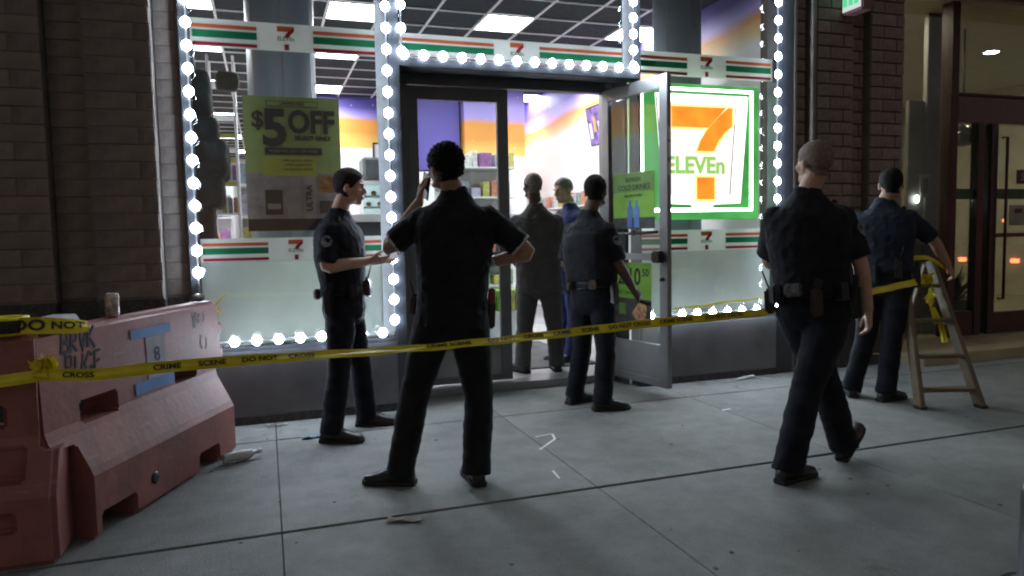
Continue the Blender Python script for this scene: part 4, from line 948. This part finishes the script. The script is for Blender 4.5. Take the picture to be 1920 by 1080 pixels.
for k in range(70):
    an, el, ln = rr.uniform(0, 6.28), rr.uniform(.3, 1.45), rr.uniform(.25, .62)
    d = V((math.cos(an) * math.cos(el), math.sin(an) * math.cos(el), math.sin(el))); s_ = d.cross(V((0, 0, 1))).normalized() * rr.uniform(.018, .035); p = V((0, 0, .3)); m_ = p + d * ln * .6; e_ = p + d * ln + V((0, 0, -.10 * ln))
    mb.add([p - s_ * .2, p + s_ * .2, m_ + s_, m_ - s_, e_], [(0, 1, 2, 3), (3, 2, 4)])
f_ = mb.build('foliage', LEAF, fp); stuff(f_)
lg = thing('lobby_lamp', 'chrome globe lamp hanging inside the lobby door glass', 'lamp', (8.19, 1.25, 2.43))
MB().ell((0, 0, 0), (.17, .17, .13), None, 18, 12).build('globe', mat('lamp_bronze', (.08, .06, .05), .2, metal=.8), lg, True); MB().tube([(0, 0, .12), (0, 0, 1.29)], .012, 8).build('rod', BLK, lg, True)
# a patrol car parked down the street behind the photographer: its lit tail lights show as reflections in the lobby glass
pc_ = thing('parked_car', 'parked patrol car along the kerb whose red lights reflect in the lobby glass', 'car', (19.66, -6.9, -.12), 0)
CARP = mat('car_paint', (.55, .56, .58), .25, coat=.6); CGL = mat('car_glass', (.02, .022, .025), .1)
secs = []
MB().rings([[V((x, y, z)) for y, z in ((-.88, .28), (-.92, .6), (-.86, .92), (.86, .92), (.92, .6), (.88, .28))] for x in (-2.35, -2.2, 0, 2.0, 2.35)]).build('body', CARP, pc_, False, .05)
MB().rings([[V((x, y * k_, z)) for y, z in ((-.80, .93), (-.66, h_), (.66, h_), (.80, .93))] for x, k_, h_ in ((-2.25, 1, .96), (-2.08, .98, 1.72), (.4, .98, 1.75), (1.4, 1, .96))]).build('cabin', CGL, pc_, False, .03)
RL = emis('tail_light', (1.0, .12, .04), 26); RB = emis('beacon_red', (1.0, .03, .02), 70)
for y in (-.7, .7):
    MB().box((-2.36, y, .58), (.04, .20, .10)).build('tail_light', RL, pc_, False, .01)
    for x in (-1.45, 1.45):
        wh = MB().lathe([(0, -.1), (.28, -.1), (.33, -.07), (.33, .07), (.28, .1), (0, .1)], n=22).build('wheel', RUBB, pc_, True); wh.location = (x, y * 1.18, .33); wh.rotation_euler = (R_(90), 0, 0)
MB().box((-.3, 0, 1.80), (.28, 1.2, .10)).build('light_bar', BLK, pc_, False, .02)
for y in (-.42, .42): MB().box((-.3, y, 1.87), (.24, .34, .06)).build('beacon', RB, pc_, False, .02)
MB().box((-2.16, .33, 1.57), (.06, .22, .07)).build('high_brake_light', RL, pc_, False, .01)
# ------------------------------------------------------------------ people
CHROME = mat('worn_buckle', (.16, .16, .17), .3, metal=.7, var=.3, scale=40)
def yawdir(d): return V((-math.sin(R_(d)), math.cos(R_(d)), 0))
def frame(yaw, pitch=0, roll=0): return M.Rotation(R_(yaw), 3, 'Z') @ M.Rotation(R_(pitch), 3, 'X') @ M.Rotation(R_(roll), 3, 'Y')
def fold(amp, f=(16, 16, 30)):
    def g(p):
        a = NZ.noise(V((p.x * f[0], p.y * f[1], p.z * f[2])))
        b = NZ.noise(V((p.x * f[0] * 2.1 + 9, p.y * f[1] * 2.1, p.z * f[2] * 2.1)))
        return amp * (1 - 2.2 * abs(a)) * .8 + amp * .45 * b
    return g
def hand(mb, w, d, n, side, curl=35, spread=1.0, sc=1.0):
    # w wrist, d pointing direction, n direction the palm faces, side +1: thumb on +(d x n)
    d = V(d).normalized(); n = V(n); n = (n - d * n.dot(d)).normalized(); s = d.cross(n) * side
    mb.loft([(w - d * .02, .028 * sc, .021 * sc, s, n), (w + d * .02, .034 * sc, .020 * sc, s, n), (w + d * .06, .041 * sc, .017 * sc, s, n), (w + d * .092, .040 * sc, .014 * sc, s, n)], 12, 2.6)
    for k, (o, ln) in enumerate(((.030, .074), (.010, .084), (-.010, .078), (-.029, .060))):
        b = w + d * .085 + s * o * sc * spread
        dd = (d + s * o * 2.2 * (spread - .4)).normalized(); p = b - dd * .02; pts = [p]; q = b; a = 0
        for j, fr in enumerate((.45, .32, .23)):
            a += R_(curl * (.8 + .12 * k)) * (.6, 1.0, .8)[j]
            v = dd * math.cos(a) + n * math.sin(a); pts.append(q); q = q + v * ln * fr * sc
        pts.append(q)
        mb.tube(pts, [.0085 * sc, .0088 * sc, .0083 * sc, .0075 * sc, .0058 * sc][:len(pts)], 8)
    b = w + d * .025 + s * .026 * sc
    t1 = (d * .75 + s * .6 + n * .35).normalized(); t2 = (d * .95 + s * .2 + n * .35).normalized()
    mb.tube([b, b + t1 * .045, b + t1 * .045 + t2 * .030, b + t1 * .045 + t2 * .055], [.014, .0115, .0095, .007], 8)
def head(mb, H, F, sc=1.0):
    def E(c, r, rot=None): mb.ell(H + F @ (V(c) * sc), [a * sc for a in r], F @ rot if rot is not None else F)
    E((0, -.014, .034), (.076, .098, .086)); E((0, .022, -.012), (.066, .072, .085)); E((0, .030, -.060), (.053, .056, .052))
    E((0, .070, -.092), (.024, .022, .020)); E((0, .083, .030), (.046, .014, .012))
    for s in (-1, 1):
        E((s * .044, .058, -.014), (.022, .026, .022)); E((s * .046, .035, -.078), (.016, .030, .018))
        E((s * .081, -.006, -.008), (.008, .019, .033), M.Rotation(R_(-12), 3, 'X'))
    mb.tube([H + F @ (V(q) * sc) for q in ((0, .080, .022), (0, .100, -.002), (0, .113, -.026))], [.009 * sc, .010 * sc, .013 * sc], 8)
    E((0, .102, -.031), (.019, .014, .010)); E((0, .090, -.056), (.024, .012, .006)); E((0, .088, -.067), (.021, .012, .007))
def hairmesh(name, H, F, t, line, curl, m, parent, base, sc=1.0, seed=0):
    # a shell over the skull; it dives under the skin below the hairline
    bm = bmesh.new(); bmesh.ops.create_icosphere(bm, subdivisions=5, radius=1)
    for v in bm.verts:
        d = v.co.normalized(); hr = math.sqrt(max(0, 1 - d.z * d.z)); kk = max(hr, .76) / max(hr, .05) if d.z < 0 and hr < .76 else 1
        q = V((d.x * .0765 * kk, d.y * .0985 * kk, d.z * .087 * (1.22 if d.z < 0 else 1))); p = q + V((0, -.014, .034))
        front, side, nape = line
        zl = nape + (side - nape) * min(1, max(0, (p.y + .09) / .07)) if p.y < -.02 else (side if p.y < .03 else side + (front - side) * min(1, (p.y - .03) / .045))
        if -.03 < p.y < .02 and abs(p.x) > .05: zl = max(zl, side + .0)
        w = min(1, max(0, (p.z - zl) / .030)); w = w * w * (3 - 2 * w)
        nz = NZ.noise(d * 9 + V((seed, 0, 0))) * .5 + NZ.noise(d * 22 + V((seed, 3, 0))) * .5
        th = t * (.55 + .45 * max(0, d.z)) + curl * nz
        r = 1 + (w * max(.004, th) - (1 - w) * .006) / .088
        v.co = (H + F @ ((q * r + V((0, -.014, .034))) * sc)) - base
    me = bpy.data.meshes.new(name); bm.to_mesh(me); bm.free(); me.materials.append(m)
    for q in me.polygons: q.use_smooth = True
    return link(name, me, parent)
def shoe_rings(A, yaw, pitch, grow=0.0, top=1.0):
    Fm = frame(yaw) @ M.Rotation(R_(-pitch), 3, 'X'); X, Y, Z = Fm @ V((1, 0, 0)), Fm @ V((0, 1, 0)), Fm @ V((0, 0, 1))
    o = A - Y * .065 - Z * .085
    prof = [(-.012, .026, .045), (.0, .034, .075), (.04, .038, .115), (.085, .040, .118), (.13, .043, .090), (.18, .049, .070), (.225, .051, .058), (.265, .043, .050), (.288, .026, .036)]
    return [(o + Y * (y * .94) + Z * (h * 1.1 * top / 2), w + grow, h * 1.1 * top / 2 + grow, X, Z) for y, w, h in prof], o, X, Y, Z
def person(name, label, J, floor, hyaw, hpitch, feet, look, hands, bulk=1.0, hroll=0):
    J = {k: V(v) for k, v in J.items()}
    base = V(((J['anL'].x + J['anR'].x) / 2, (J['anL'].y + J['anR'].y) / 2, floor))
    root = thing(name, label, 'person', base)
    for k in J: J[k] = J[k] - base
    zero = V((0, 0, 0))
    for k, s in (('anL', 'L'), ('anR', 'R')):
        if abs(feet[s][1]) < 5: J[k].z = .085
    P = (J['hipL'] + J['hipR']) / 2; S = (J['shL'] + J['shR']) / 2
    hx = J['hipR'] - J['hipL']; hx.z *= .3; hx.normalize(); sx = J['shR'] - J['shL']; sx.z *= .5; sx.normalize()
    up = (S - P); LEN = up.length; upn = up.normalized()
    def ringat(t, rx, ry, yo=0.0, b=None):
        a = hx.lerp(sx, max(0, min(1, t))).normalized(); a = (a - upn * a.dot(upn)).normalized(); f = upn.cross(a)
        b = bulk if b is None else b
        return (P + up * t + f * yo, rx * b, ry * b, a, f)
    # joints at anatomical widths
    shw = .160 * bulk
    for s, k in ((-1, 'L'), (1, 'R')): J['S' + k] = S + sx * s * shw + upn * -.034
    for s, k in ((-1, 'L'), (1, 'R')): J['H' + k] = P + hx * s * .088 * bulk + upn * .02
    N = J['neck'].copy(); H = J['head']; F = frame(hyaw, hpitch, hroll)
    hs = look.get('hs', 1.0)
    Nk = S + upn * .07 + (H - S) * .08
    # ---- body: one continuous skin surface
    mb = MB()
    head(mb, H, F, hs)
    mb.tube([S - upn * .02, Nk, H + F @ V((0, -.022, -.045))], [.07, .060, .056], 14, 3)
    mb.loft([ringat(-.05, .12, .09), ringat(.25, .135, .095), ringat(.5, .14, .10), ringat(.75, .155, .105), ringat(.95, .15, .085), ringat(1.08, .085, .065)], 16)
    for k, s in (('L', -1), ('R', 1)):
        el, wr = J['el' + k], J['wr' + k]
        mb.tube([J['S' + k], J['S' + k].lerp(el, .5), el, el.lerp(wr, .35), wr], [.055, .049, .041, .042, .028], 12, 3)
        hd = hands[k]
        hand(mb, wr, hd[0] if hd[0] is not None else wr - el, hd[1], hd[2], hd[3])
        kn, an = J['kn' + k], J['an' + k]
        mb.tube([J['H' + k], J['H' + k].lerp(kn, .5), kn, kn.lerp(an, .4), an + V((0, 0, -.03))], [.078, .070, .052, .050, .035], 12, 2)
    me = remesh(mb, 'body', .0062, 2)
    # eye sockets pressed in after the union
    n = len(me.vertices); co = np.empty(n * 3); me.vertices.foreach_get('co', co); co = co.reshape(-1, 3)
    Fi = np.array(F.transposed()); loc = (co - np.array(H)) @ Fi.T / hs
    for s in (-1, 1):
        d2 = ((loc[:, 0] - s * .031) / .018) ** 2 + ((loc[:, 2] - .010) / .012) ** 2
        wgt = np.where(loc[:, 1] > .03, np.exp(-d2), 0) * .010
        co = co - wgt[:, None] * np.array(F @ V((0, 1, 0)))
    me.vertices.foreach_set('co', co.ravel()); me.update(); me.materials.append(look['skin'])
    link('body', me, root)
    for s in (-1, 1):
        MB().ell(H + F @ (V((s * .031, .070, .010)) * hs), [.0125 * hs] * 3, None, 12, 8).build('eye', EYEW, root, True)
        MB().ell(H + F @ (V((s * .031, .0795, .010)) * hs), [.0055 * hs, .004 * hs, .0055 * hs], F, 10, 6).build('iris', EYED, root, True)
        MB().ell(H + F @ (V((s * .032, .088, .032)) * hs), [.019 * hs, .007 * hs, .0042 * hs], F, 10, 6).build('eyebrow', look['hair'], root, True)
    MB().ell(H + F @ (V((0, .0965, -.0605)) * hs), [.021 * hs, .008 * hs, .0075 * hs], F, 10, 6).build('mouth', LIP, root, True)
    hairmesh('hair', H, F, look['ht'], look['hl'], look.get('curl', .002), look['hair'], root, zero, hs, look.get('seed', 1))
    # ---- trousers
    mb = MB()
    mb.loft([ringat(-.15, .085, .085), ringat(-.06, .155, .122), ringat(.05, .172, .130), ringat(.17, .168, .126), ringat(.265, .160, .120)], 18, 2.3)
    for k in 'LR':
        kn, an, h = J['kn' + k], J['an' + k], J['H' + k]
        d = (an - kn).normalized()
        w = look.get('leg', 1.0)
        mb.tube([h + upn * .03, h.lerp(kn, .3), h.lerp(kn, .65), kn, kn.lerp(an, .35), kn.lerp(an, .75), an + d * .035], [.098 * w, .097 * w, .084 * w, .072 * w, .074 * w, .070 * w, .074 * w], 16, 3)
    me = remesh(mb, 'trousers', .0095, 2, fold(.0055, (8, 8, 12))); me.materials.append(look['trousers']); link('trousers', me, root)
    # ---- shirt or jacket
    mb = MB()
    t0 = look.get('hem', .19); c = look.get('coat', 0.0)
    R1 = [(.16, .172, .130), (.3, .168, .124), (.5, .178, .134), (.72, .194, .142), (.86, .200, .136), (.94, .196, .124), (1.0, .172, .108), (1.05, .128, .092), (1.09, .094, .080)]
    secs = [ringat(t0, .178 + c, .134 + c)] + [ringat(t, a + c, b + c * .8) for t, a, b in R1 if t > t0 + .04]
    cw = look.get('collar', .066)
    secs += [(Nk + upn * .025, cw + .004, cw, sx, upn.cross(sx)), (Nk + upn * .045, cw, cw - .004, sx, upn.cross(sx))]
    mb.loft(secs, 20, 2.25)
    for k in 'LR':
        el, wr, sh = J['el' + k], J['wr' + k], J['S' + k]
        mb.ell(sh - upn * .004, (.067 + c * .5, .067 + c * .5, .070 + c * .5))
        if look['sleeve'] == 'short':
            e = sh.lerp(el, look.get('sl', .82)); mb.tube([sh + (sh - el) * .1, sh.lerp(el, .4), e], [.068, .070, .070], 14)
        else:
            mb.tube([sh + (sh - el) * .1, sh.lerp(el, .5), el, el.lerp(wr, .5), wr - (wr - el).normalized() * .015], [.076, .071, .060, .055, .048], 14, 3)
    me = remesh(mb, look.get('top', 'shirt'), .0095, 2, fold(.006, (15, 15, 17))); me.materials.append(look['shirt']); link(look.get('top', 'shirt'), me, root)
    if look.get('trim'):
        for k in 'LR':
            el, sh = J['el' + k], J['S' + k]; e = sh.lerp(el, look.get('sl', .82)); d = (el - sh).normalized()
            MB().tube([e - d * .010, e + d * .004], [.0715, .0715], 18).build('sleeve_trim', TRIM, root, True)
    if look.get('inner'):
        MB().loft([(Nk + upn * .02, .064, .064, sx, upn.cross(sx)), (Nk + upn * .062, .061, .060, sx, upn.cross(sx))], 20).build('shirt_collar', WHITEC, root, True)
    if look.get('vest'):
        mb = MB(); v = .020
        mb.loft([ringat(.27, .170 + v, .130 + v), ringat(.5, .178 + v, .140 + v), ringat(.72, .188 + v, .148 + v), ringat(.88, .165 + v, .138 + v), ringat(.99, .120, .118), ringat(1.04, .10, .095)], 20, 2.7)
        me = remesh(mb, 'vest', .010, 2, fold(.004, (9, 9, 14))); me.materials.append(BLACKC); link('vest', me, root)
    # ---- shoes
    for k in 'LR':
        yw, pt = feet[k]
        secs, o, X, Y, Z = shoe_rings(J['an' + k], yw, pt)
        mb = MB(); mb.loft(secs, 14, 2.6); sh = mb.build('shoe', LEATH, root, True)
        mb = MB(); mb.loft([(o + Y * (y * .94) + Z * .014, w + .005, .014, X, Z) for y, w in ((-.016, .028), (.0, .037), (.05, .041), (.12, .041), (.18, .050), (.23, .052), (.27, .044), (.293, .025))], 12, 5)
        mb.build('sole', RUBB, sh)
    # ---- shoulder microphone on its curled lead
    if look.get('mic'):
        s_ = look['mic']; c0, rx, ry, ax, ay = ringat(.93, .19, .13)
        p = J['SL' if s_ < 0 else 'SR'] + upn * .075 + ay * .05 - sx * s_ * .03
        mc = MB().box(p, (.034, .03, .06), M((sx, upn.cross(sx), upn)).transposed()).build('microphone', RUBB, root, False, .007)
        q0 = P + up * .28 + hx * s_ * .12 * bulk - upn.cross(hx) * .09
        MB().tube([p - upn * .03, p + ay * -.12 + upn * -.03, P + up * .75 + sx * s_ * .10 - upn.cross(sx) * .138 * bulk, P + up * .5 + sx * s_ * .09 - upn.cross(sx) * .128 * bulk, q0], .0045, 6, 4).build('lead', RUBB, mc, True)
    # ---- duty belt and what hangs on it
    if look.get('gear'):
        t = .225
        c0, rx, ry, ax, ay = ringat(t, .180, .138)
        mb = MB(); q = upn * .024
        mb.loft([(c0 - q, rx, ry, ax, ay), (c0 + q, rx, ry, ax, ay)], 28, 2.2); belt = None if look.get('nobelt') else mb.build('belt', LEATH, root)
        for g in look['gear']:
            nm, ang, dims, dz = g[:4]
            a = R_(ang); o = ax * math.cos(a) + ay * math.sin(a); tt = upn.cross(o)
            rot = M((tt, o, upn)).transposed()
            pos = c0 + ax * (rx * math.cos(a)) + ay * (ry * math.sin(a)) + o * (dims[1] / 2 + .002) + upn * dz
            b = MB().box(pos, dims, rot).build(nm, g[4] if len(g) > 4 and g[4] else LEATH, root, False, min(dims) * .22)
            if nm == 'holster':
                MB().box(pos + upn * (dims[2] / 2 + .022) + tt * .012, (.042, .026, .055), rot @ M.Rotation(R_(18), 3, 'Y')).build('pistol_grip', RUBB, b, False, .006)
            if nm == 'radio':
                tp = pos + upn * dims[2] / 2
                MB().tube([tp + tt * .012, tp + tt * .03 + o * .03 + upn * .10], [.0055, .0035], 8).build('antenna', RUBB, b, True)
                MB().lathe([(.0, 0), (.008, 0), (.008, .014), (0, .014)], tp - tt * .012, 10).build('radio_knob', RUBB, b, True)
    for kk in look.get('patch', ''):
        el, sh = J['el' + kk], J['S' + kk]; d = (el - sh).normalized(); o = sx * (1 if kk == 'R' else -1); o = (o - d * o.dot(d)).normalized(); tt = d.cross(o)
        o2 = (o + look.get('pdir', V((0, -.6, 0)))).normalized(); o2 = (o2 - d * o2.dot(d)).normalized(); tt = d.cross(o2)
        R = [[sh.lerp(el, .34) + o2 * (.071 + h) + tt * (.036 * math.sin(a)) - d * (.044 * math.cos(a)) * (1 if math.cos(a) < 0 else .8) - o2 * (.010 * math.sin(a) ** 2) for a in [2 * math.pi * i / 14 for i in range(14)]] for h in (-.012, .006)]
        MB().rings(R).build('shoulder_patch', PATCH, root)
    return root, J, base, dict(S=S, P=P, up=upn, sx=sx, hx=hx, H=H, F=F, ring=ringat)

JP = {'head': (0.929, -1.666, 1.679), 'neck': (0.935, -1.678, 1.553), 'shL': (0.785, -1.602, 1.455), 'shR': (1.177, -1.737, 1.447), 'elL': (0.636, -1.513, 1.265), 'wrL': (0.822, -1.505, 1.520), 'elR': (1.352, -1.792, 1.225), 'wrR': (1.166, -1.680, 1.175),
      'hipL': (0.815, -1.692, 0.843), 'hipR': (1.040, -1.768, 0.838), 'knL': (0.720, -1.689, 0.457), 'knR': (1.058, -1.773, 0.443), 'anL': (0.639, -1.691, 0.071), 'anR': (1.021, -1.821, 0.068)}
p1 = person('person', 'person in dark polo with pale sleeve trim talking on a phone, one hand on hip', JP, 0, 20, -4, {'L': (62, 0), 'R': (-2, 0)},
       dict(skin=SKIN_M, hair=HAIRD, ht=.026, hl=(.066, -.022, -.066), curl=.022, shirt=BLACKC, trousers=BLACKC, sleeve='short', sl=.80, trim=True, hem=-.02, nobelt=True, coat=.006, leg=1.06, collar=.070,
            gear=[('radio', 168, (.055, .036, .10), -.03), ('pouch', 12, (.07, .035, .09), .03, REDP), ('holster', 18, (.06, .045, .15), -.07)]),
       {'L': ((.02, .035, .10), (.9, -.2, .0), -1, 48), 'R': ((-.8, .5, -.25), (-.2, -.9, -.3), 1, 40)}, 1.06)
JL = {'head': (0.562, -0.451, 1.665), 'neck': (0.513, -0.449, 1.485), 'shR': (0.401, -0.576, 1.391), 'shL': (0.560, -0.250, 1.403), 'elR': (0.373, -0.639, 1.141), 'wrR': (0.640, -0.652, 1.168), 'elL': (0.590, -0.231, 1.142), 'wrL': (0.745, -0.440, 1.172),
      'hipR': (0.463, -0.568, 0.828), 'hipL': (0.525, -0.390, 0.820), 'knR': (0.428, -0.630, 0.449), 'knL': (0.596, -0.400, 0.437), 'anR': (0.361, -0.717, 0.082), 'anL': (0.630, -0.380, 0.081)}
p2 = person('person', 'officer in profile by the left window looking down at a slip of paper', JL, 0, -108, -8, {'L': (-100, 0), 'R': (-112, 0)},
       dict(skin=SKIN_L, hair=HAIRB, ht=.014, hl=(.060, -.012, -.058), curl=.004, shirt=NAVY, trousers=NAVY, sleeve='short', sl=.92, vest=False, coat=.012, patch='R', mic=1,
            gear=[('radio', 92, (.06, .04, .12), .02), ('holster', -12, (.06, .05, .16), -.07), ('pouch', -62, (.08, .04, .07), 0), ('pouch', 40, (.06, .035, .09), 0)]),
       {'L': ((.8, -.35, .02), (-.2, -.6, .7), -1, 25), 'R': ((.9, .0, .03), (.1, .6, .7), 1, 25)}, 1.06)
JV = {'head': (2.401, -0.444, 1.637), 'neck': (2.355, -0.441, 1.468), 'shL': (2.270, -0.269, 1.373), 'shR': (2.435, -0.578, 1.367), 'elR': (2.492, -0.632, 1.089), 'wrR': (2.628, -0.601, 0.896), 'elL': (2.240, -0.220, 1.087), 'wrL': (2.400, -0.120, 0.930),
      'hipL': (2.296, -0.398, 0.794), 'hipR': (2.395, -0.571, 0.803), 'knL': (2.286, -0.404, 0.431), 'knR': (2.386, -0.617, 0.434), 'anL': (2.242, -0.360, 0.091), 'anR': (2.341, -0.648, 0.096)}
p3 = person('person', 'officer in a bulky vest beside the open door, one arm reaching down', JV, 0, -48, -2, {'L': (-72, 0), 'R': (-98, 0)},
       dict(skin=SKIN_D, hair=HAIRD, ht=.013, hl=(.062, -.018, -.064), curl=.002, shirt=BLACKC, trousers=NAVY, sleeve='short', sl=.90, vest=True, coat=.010, patch='R',
            gear=[('radio', 195, (.055, .04, .11), 0, None), ('pouch', 240, (.08, .04, .06), 0), ('pouch', 300, (.06, .04, .07), 0, CHROME), ('holster', -5, (.06, .05, .16), -.07)]),
       {'L': (None, (0, 1, .2), -1, 30), 'R': ((.5, .1, -.55), (-.3, .8, -.2), 1, 30)}, 1.02)
JW = {'head': (2.859, -2.238, 1.675), 'neck': (2.834, -2.240, 1.536), 'shL': (2.682, -2.113, 1.419), 'shR': (2.981, -2.336, 1.410), 'elL': (2.79, -1.955, 1.150), 'wrL': (2.97, -1.93, 1.036), 'elR': (3.036, -2.394, 1.134), 'wrR': (3.150, -2.340, 0.864),
      'hipL': (2.790, -2.200, 0.852), 'hipR': (2.890, -2.335, 0.848), 'knL': (2.965, -2.240, 0.425), 'knR': (2.700, -2.375, 0.450), 'anL': (3.065, -2.260, 0.112), 'anR': (2.550, -2.424, 0.104)}
p4 = person('person', 'officer with close-cropped fair hair walking past in the middle of a stride', JW, 0, 2, 0, {'L': (-66, -34), 'R': (-76, 0)},
       dict(skin=SKIN_L, hair=HAIRG, ht=.009, hl=(.062, -.004, -.052), curl=.0025, shirt=BLACKC, trousers=NAVY, sleeve='short', sl=.88, coat=.014, leg=1.10, patch='R', mic=1,
            gear=[('radio', 186, (.07, .055, .14), -.04), ('pouch', 218, (.07, .05, .11), .0), ('pouch', 252, (.10, .045, .07), .02, CHROME), ('holster', 282, (.06, .05, .15), -.05), ('pouch', 318, (.07, .05, .10), .0), ('holster', -8, (.075, .06, .18), -.06)]),
       {'L': (None, (0, 1, .2), -1, 30), 'R': ((.12, .05, -1), (-.8, .5, 0), 1, 38)}, 1.07)
JA = {'head': (4.598, -1.101, 1.649), 'neck': (4.558, -1.087, 1.521), 'shL': (4.424, -0.949, 1.421), 'shR': (4.702, -1.207, 1.420), 'elL': (4.427, -0.939, 1.169), 'wrL': (4.652, -0.842, 0.950), 'elR': (4.868, -1.263, 1.209), 'wrR': (5.000, -1.275, 1.022),
      'hipL': (4.485, -1.064, 0.865), 'hipR': (4.579, -1.200, 0.868), 'knL': (4.415, -1.058, 0.458), 'knR': (4.508, -1.218, 0.449), 'anL': (4.339, -1.008, 0.083), 'anR': (4.447, -1.235, 0.076)}
p5 = person('person', 'officer in navy shirt by the stepladder with one arm resting on its top', JA, 0, -42, -4, {'L': (-35, 0), 'R': (-82, 0)},
       dict(skin=SKIN_M, hair=HAIRD, ht=.016, hl=(.060, -.014, -.060), curl=.003, shirt=NAVY2, trousers=NAVY, sleeve='short', sl=.86, coat=.012, mic=1,
            gear=[('pouch', 215, (.07, .04, .06), 0, CHROME), ('pouch', 255, (.04, .04, .14), -.03), ('radio', 300, (.05, .035, .14), .0), ('holster', 0, (.06, .05, .16), -.06)]),
       {'L': (None, (0, 1, .2), -1, 30), 'R': ((.55, .0, -.75), (-.3, .6, -.6), 1, 45)}, 1.04)
JS = {'head': (2.343, 0.773, 1.762), 'neck': (2.345, 0.758, 1.579), 'shL': (2.204, 0.797, 1.474), 'shR': (2.522, 0.695, 1.467), 'elL': (2.150, 0.838, 1.168), 'wrL': (2.334, 0.987, 0.987), 'elR': (2.614, 0.713, 1.159), 'wrR': (2.537, 0.918, 0.983),
      'hipL': (2.261, 0.727, 0.836), 'hipR': (2.457, 0.660, 0.832), 'knL': (2.224, 0.723, 0.464), 'knR': (2.487, 0.644, 0.464), 'anL': (2.190, 0.700, 0.136), 'anR': (2.505, 0.647, 0.126)}
p6 = person('person', 'balding person in a charcoal suit seen from behind in the doorway', JS, .065, 10, -3, {'L': (18, 0), 'R': (-14, 0)},
       dict(skin=SKIN_D, hair=HAIRS, ht=.004, hl=(.066, .004, -.044), curl=.0005, shirt=GREYS, top='jacket', trousers=GREYS, sleeve='long', hem=-.06, coat=.018, inner=True, leg=1.02),
       {'L': ((.7, .6, -.2), (0, -.5, -.6), -1, 40), 'R': ((-.7, .6, -.2), (0, -.5, -.6), 1, 40)}, 1.08)
JB = {'head': (2.816, 1.171, 1.749), 'neck': (2.859, 1.143, 1.580), 'shR': (2.894, 1.317, 1.490), 'shL': (2.878, 0.982, 1.490), 'elR': (2.887, 1.348, 1.175), 'wrR': (2.702, 1.251, 1.039), 'elL': (2.896, 0.930, 1.180), 'wrL': (2.706, 1.005, 1.046),
      'hipR': (2.853, 1.183, 0.836), 'hipL': (2.841, 0.997, 0.837), 'knR': (2.832, 1.173, 0.463), 'knL': (2.832, 0.963, 0.485), 'anR': (2.799, 1.162, 0.129), 'anL': (2.797, 0.971, 0.131)}
p7 = person('person', 'person in a bright blue suit inside the shop looking down and to the left', JB, .065, 108, -12, {'L': (95, 0), 'R': (80, 0)},
       dict(skin=SKIN_L, hair=HAIRS, ht=.010, hl=(.064, .012, -.030), curl=.002, shirt=BLUES, top='jacket', trousers=BLUES, sleeve='long', hem=-.06, coat=.016, inner=True),
       {'L': (None, (0, .7, .3), -1, 30), 'R': (None, (0, -.7, .3), 1, 30)}, 1.04)
# what they hold
b = p1[2]; wr = p1[1]['wrL'] + b
PHM = mat('phone_black', (.012, .012, .014), .25)
ph = thing('mobile_phone', 'black mobile phone held to the ear of the person in the dark polo', 'phone', wr + V((.046, .045, .085)))
rotp = frame(20, 24, -6)
MB().box((0, 0, 0), (.009, .072, .148), rotp).build('phone_body', PHM, ph, False, .003)
MB().box(rotp @ V((.0052, 0, 0)), (.001, .066, .138), rotp).build('screen', emis('phone_screen', (.25, .35, .5), .12), ph)
wl2 = p2[1]['wrR'] + p2[2]
pp = MB().box((0, 0, 0), (.11, .002, .075), frame(8, -55, 6)).build('paper_slip', mat('paper_white', (.7, .7, .68), .8, var=.03)); pp.location = wl2 + V((.155, .07, .035))
tag(pp, 'small white slip of paper in the hands of the officer by the left window', 'paper')
fl = MB().tube([(0, 0, 0), (.06, .0, -.025), (.115, .0, -.035)], [.013, .013, .019], 12).build('flashlight', RUBB, None, True)
fl.location = p3[1]['wrR'] + p3[2] + V((.045, .03, -.085)); tag(fl, 'short black flashlight in the lowered hand of the officer in a vest', 'flashlight')
# badge, collar pin and watch
MB().loft([((.0, 0, 0), .026, .030, V((1, 0, 0)), V((0, 0, 1))), ((0, .006, 0), .022, .026, V((1, 0, 0)), V((0, 0, 1)))], 7).build('badge', STEEL, p2[0]).location = p2[3]['S'] + V((.085, -.115, -.085))
w = p1[1]['wrR']; e = p1[1]['elR']; d = (e - w).normalized()
MB().tube([w + d * .01, w + d * .035], [.033, .033], 16).build('watch', STEEL, p1[0], True)
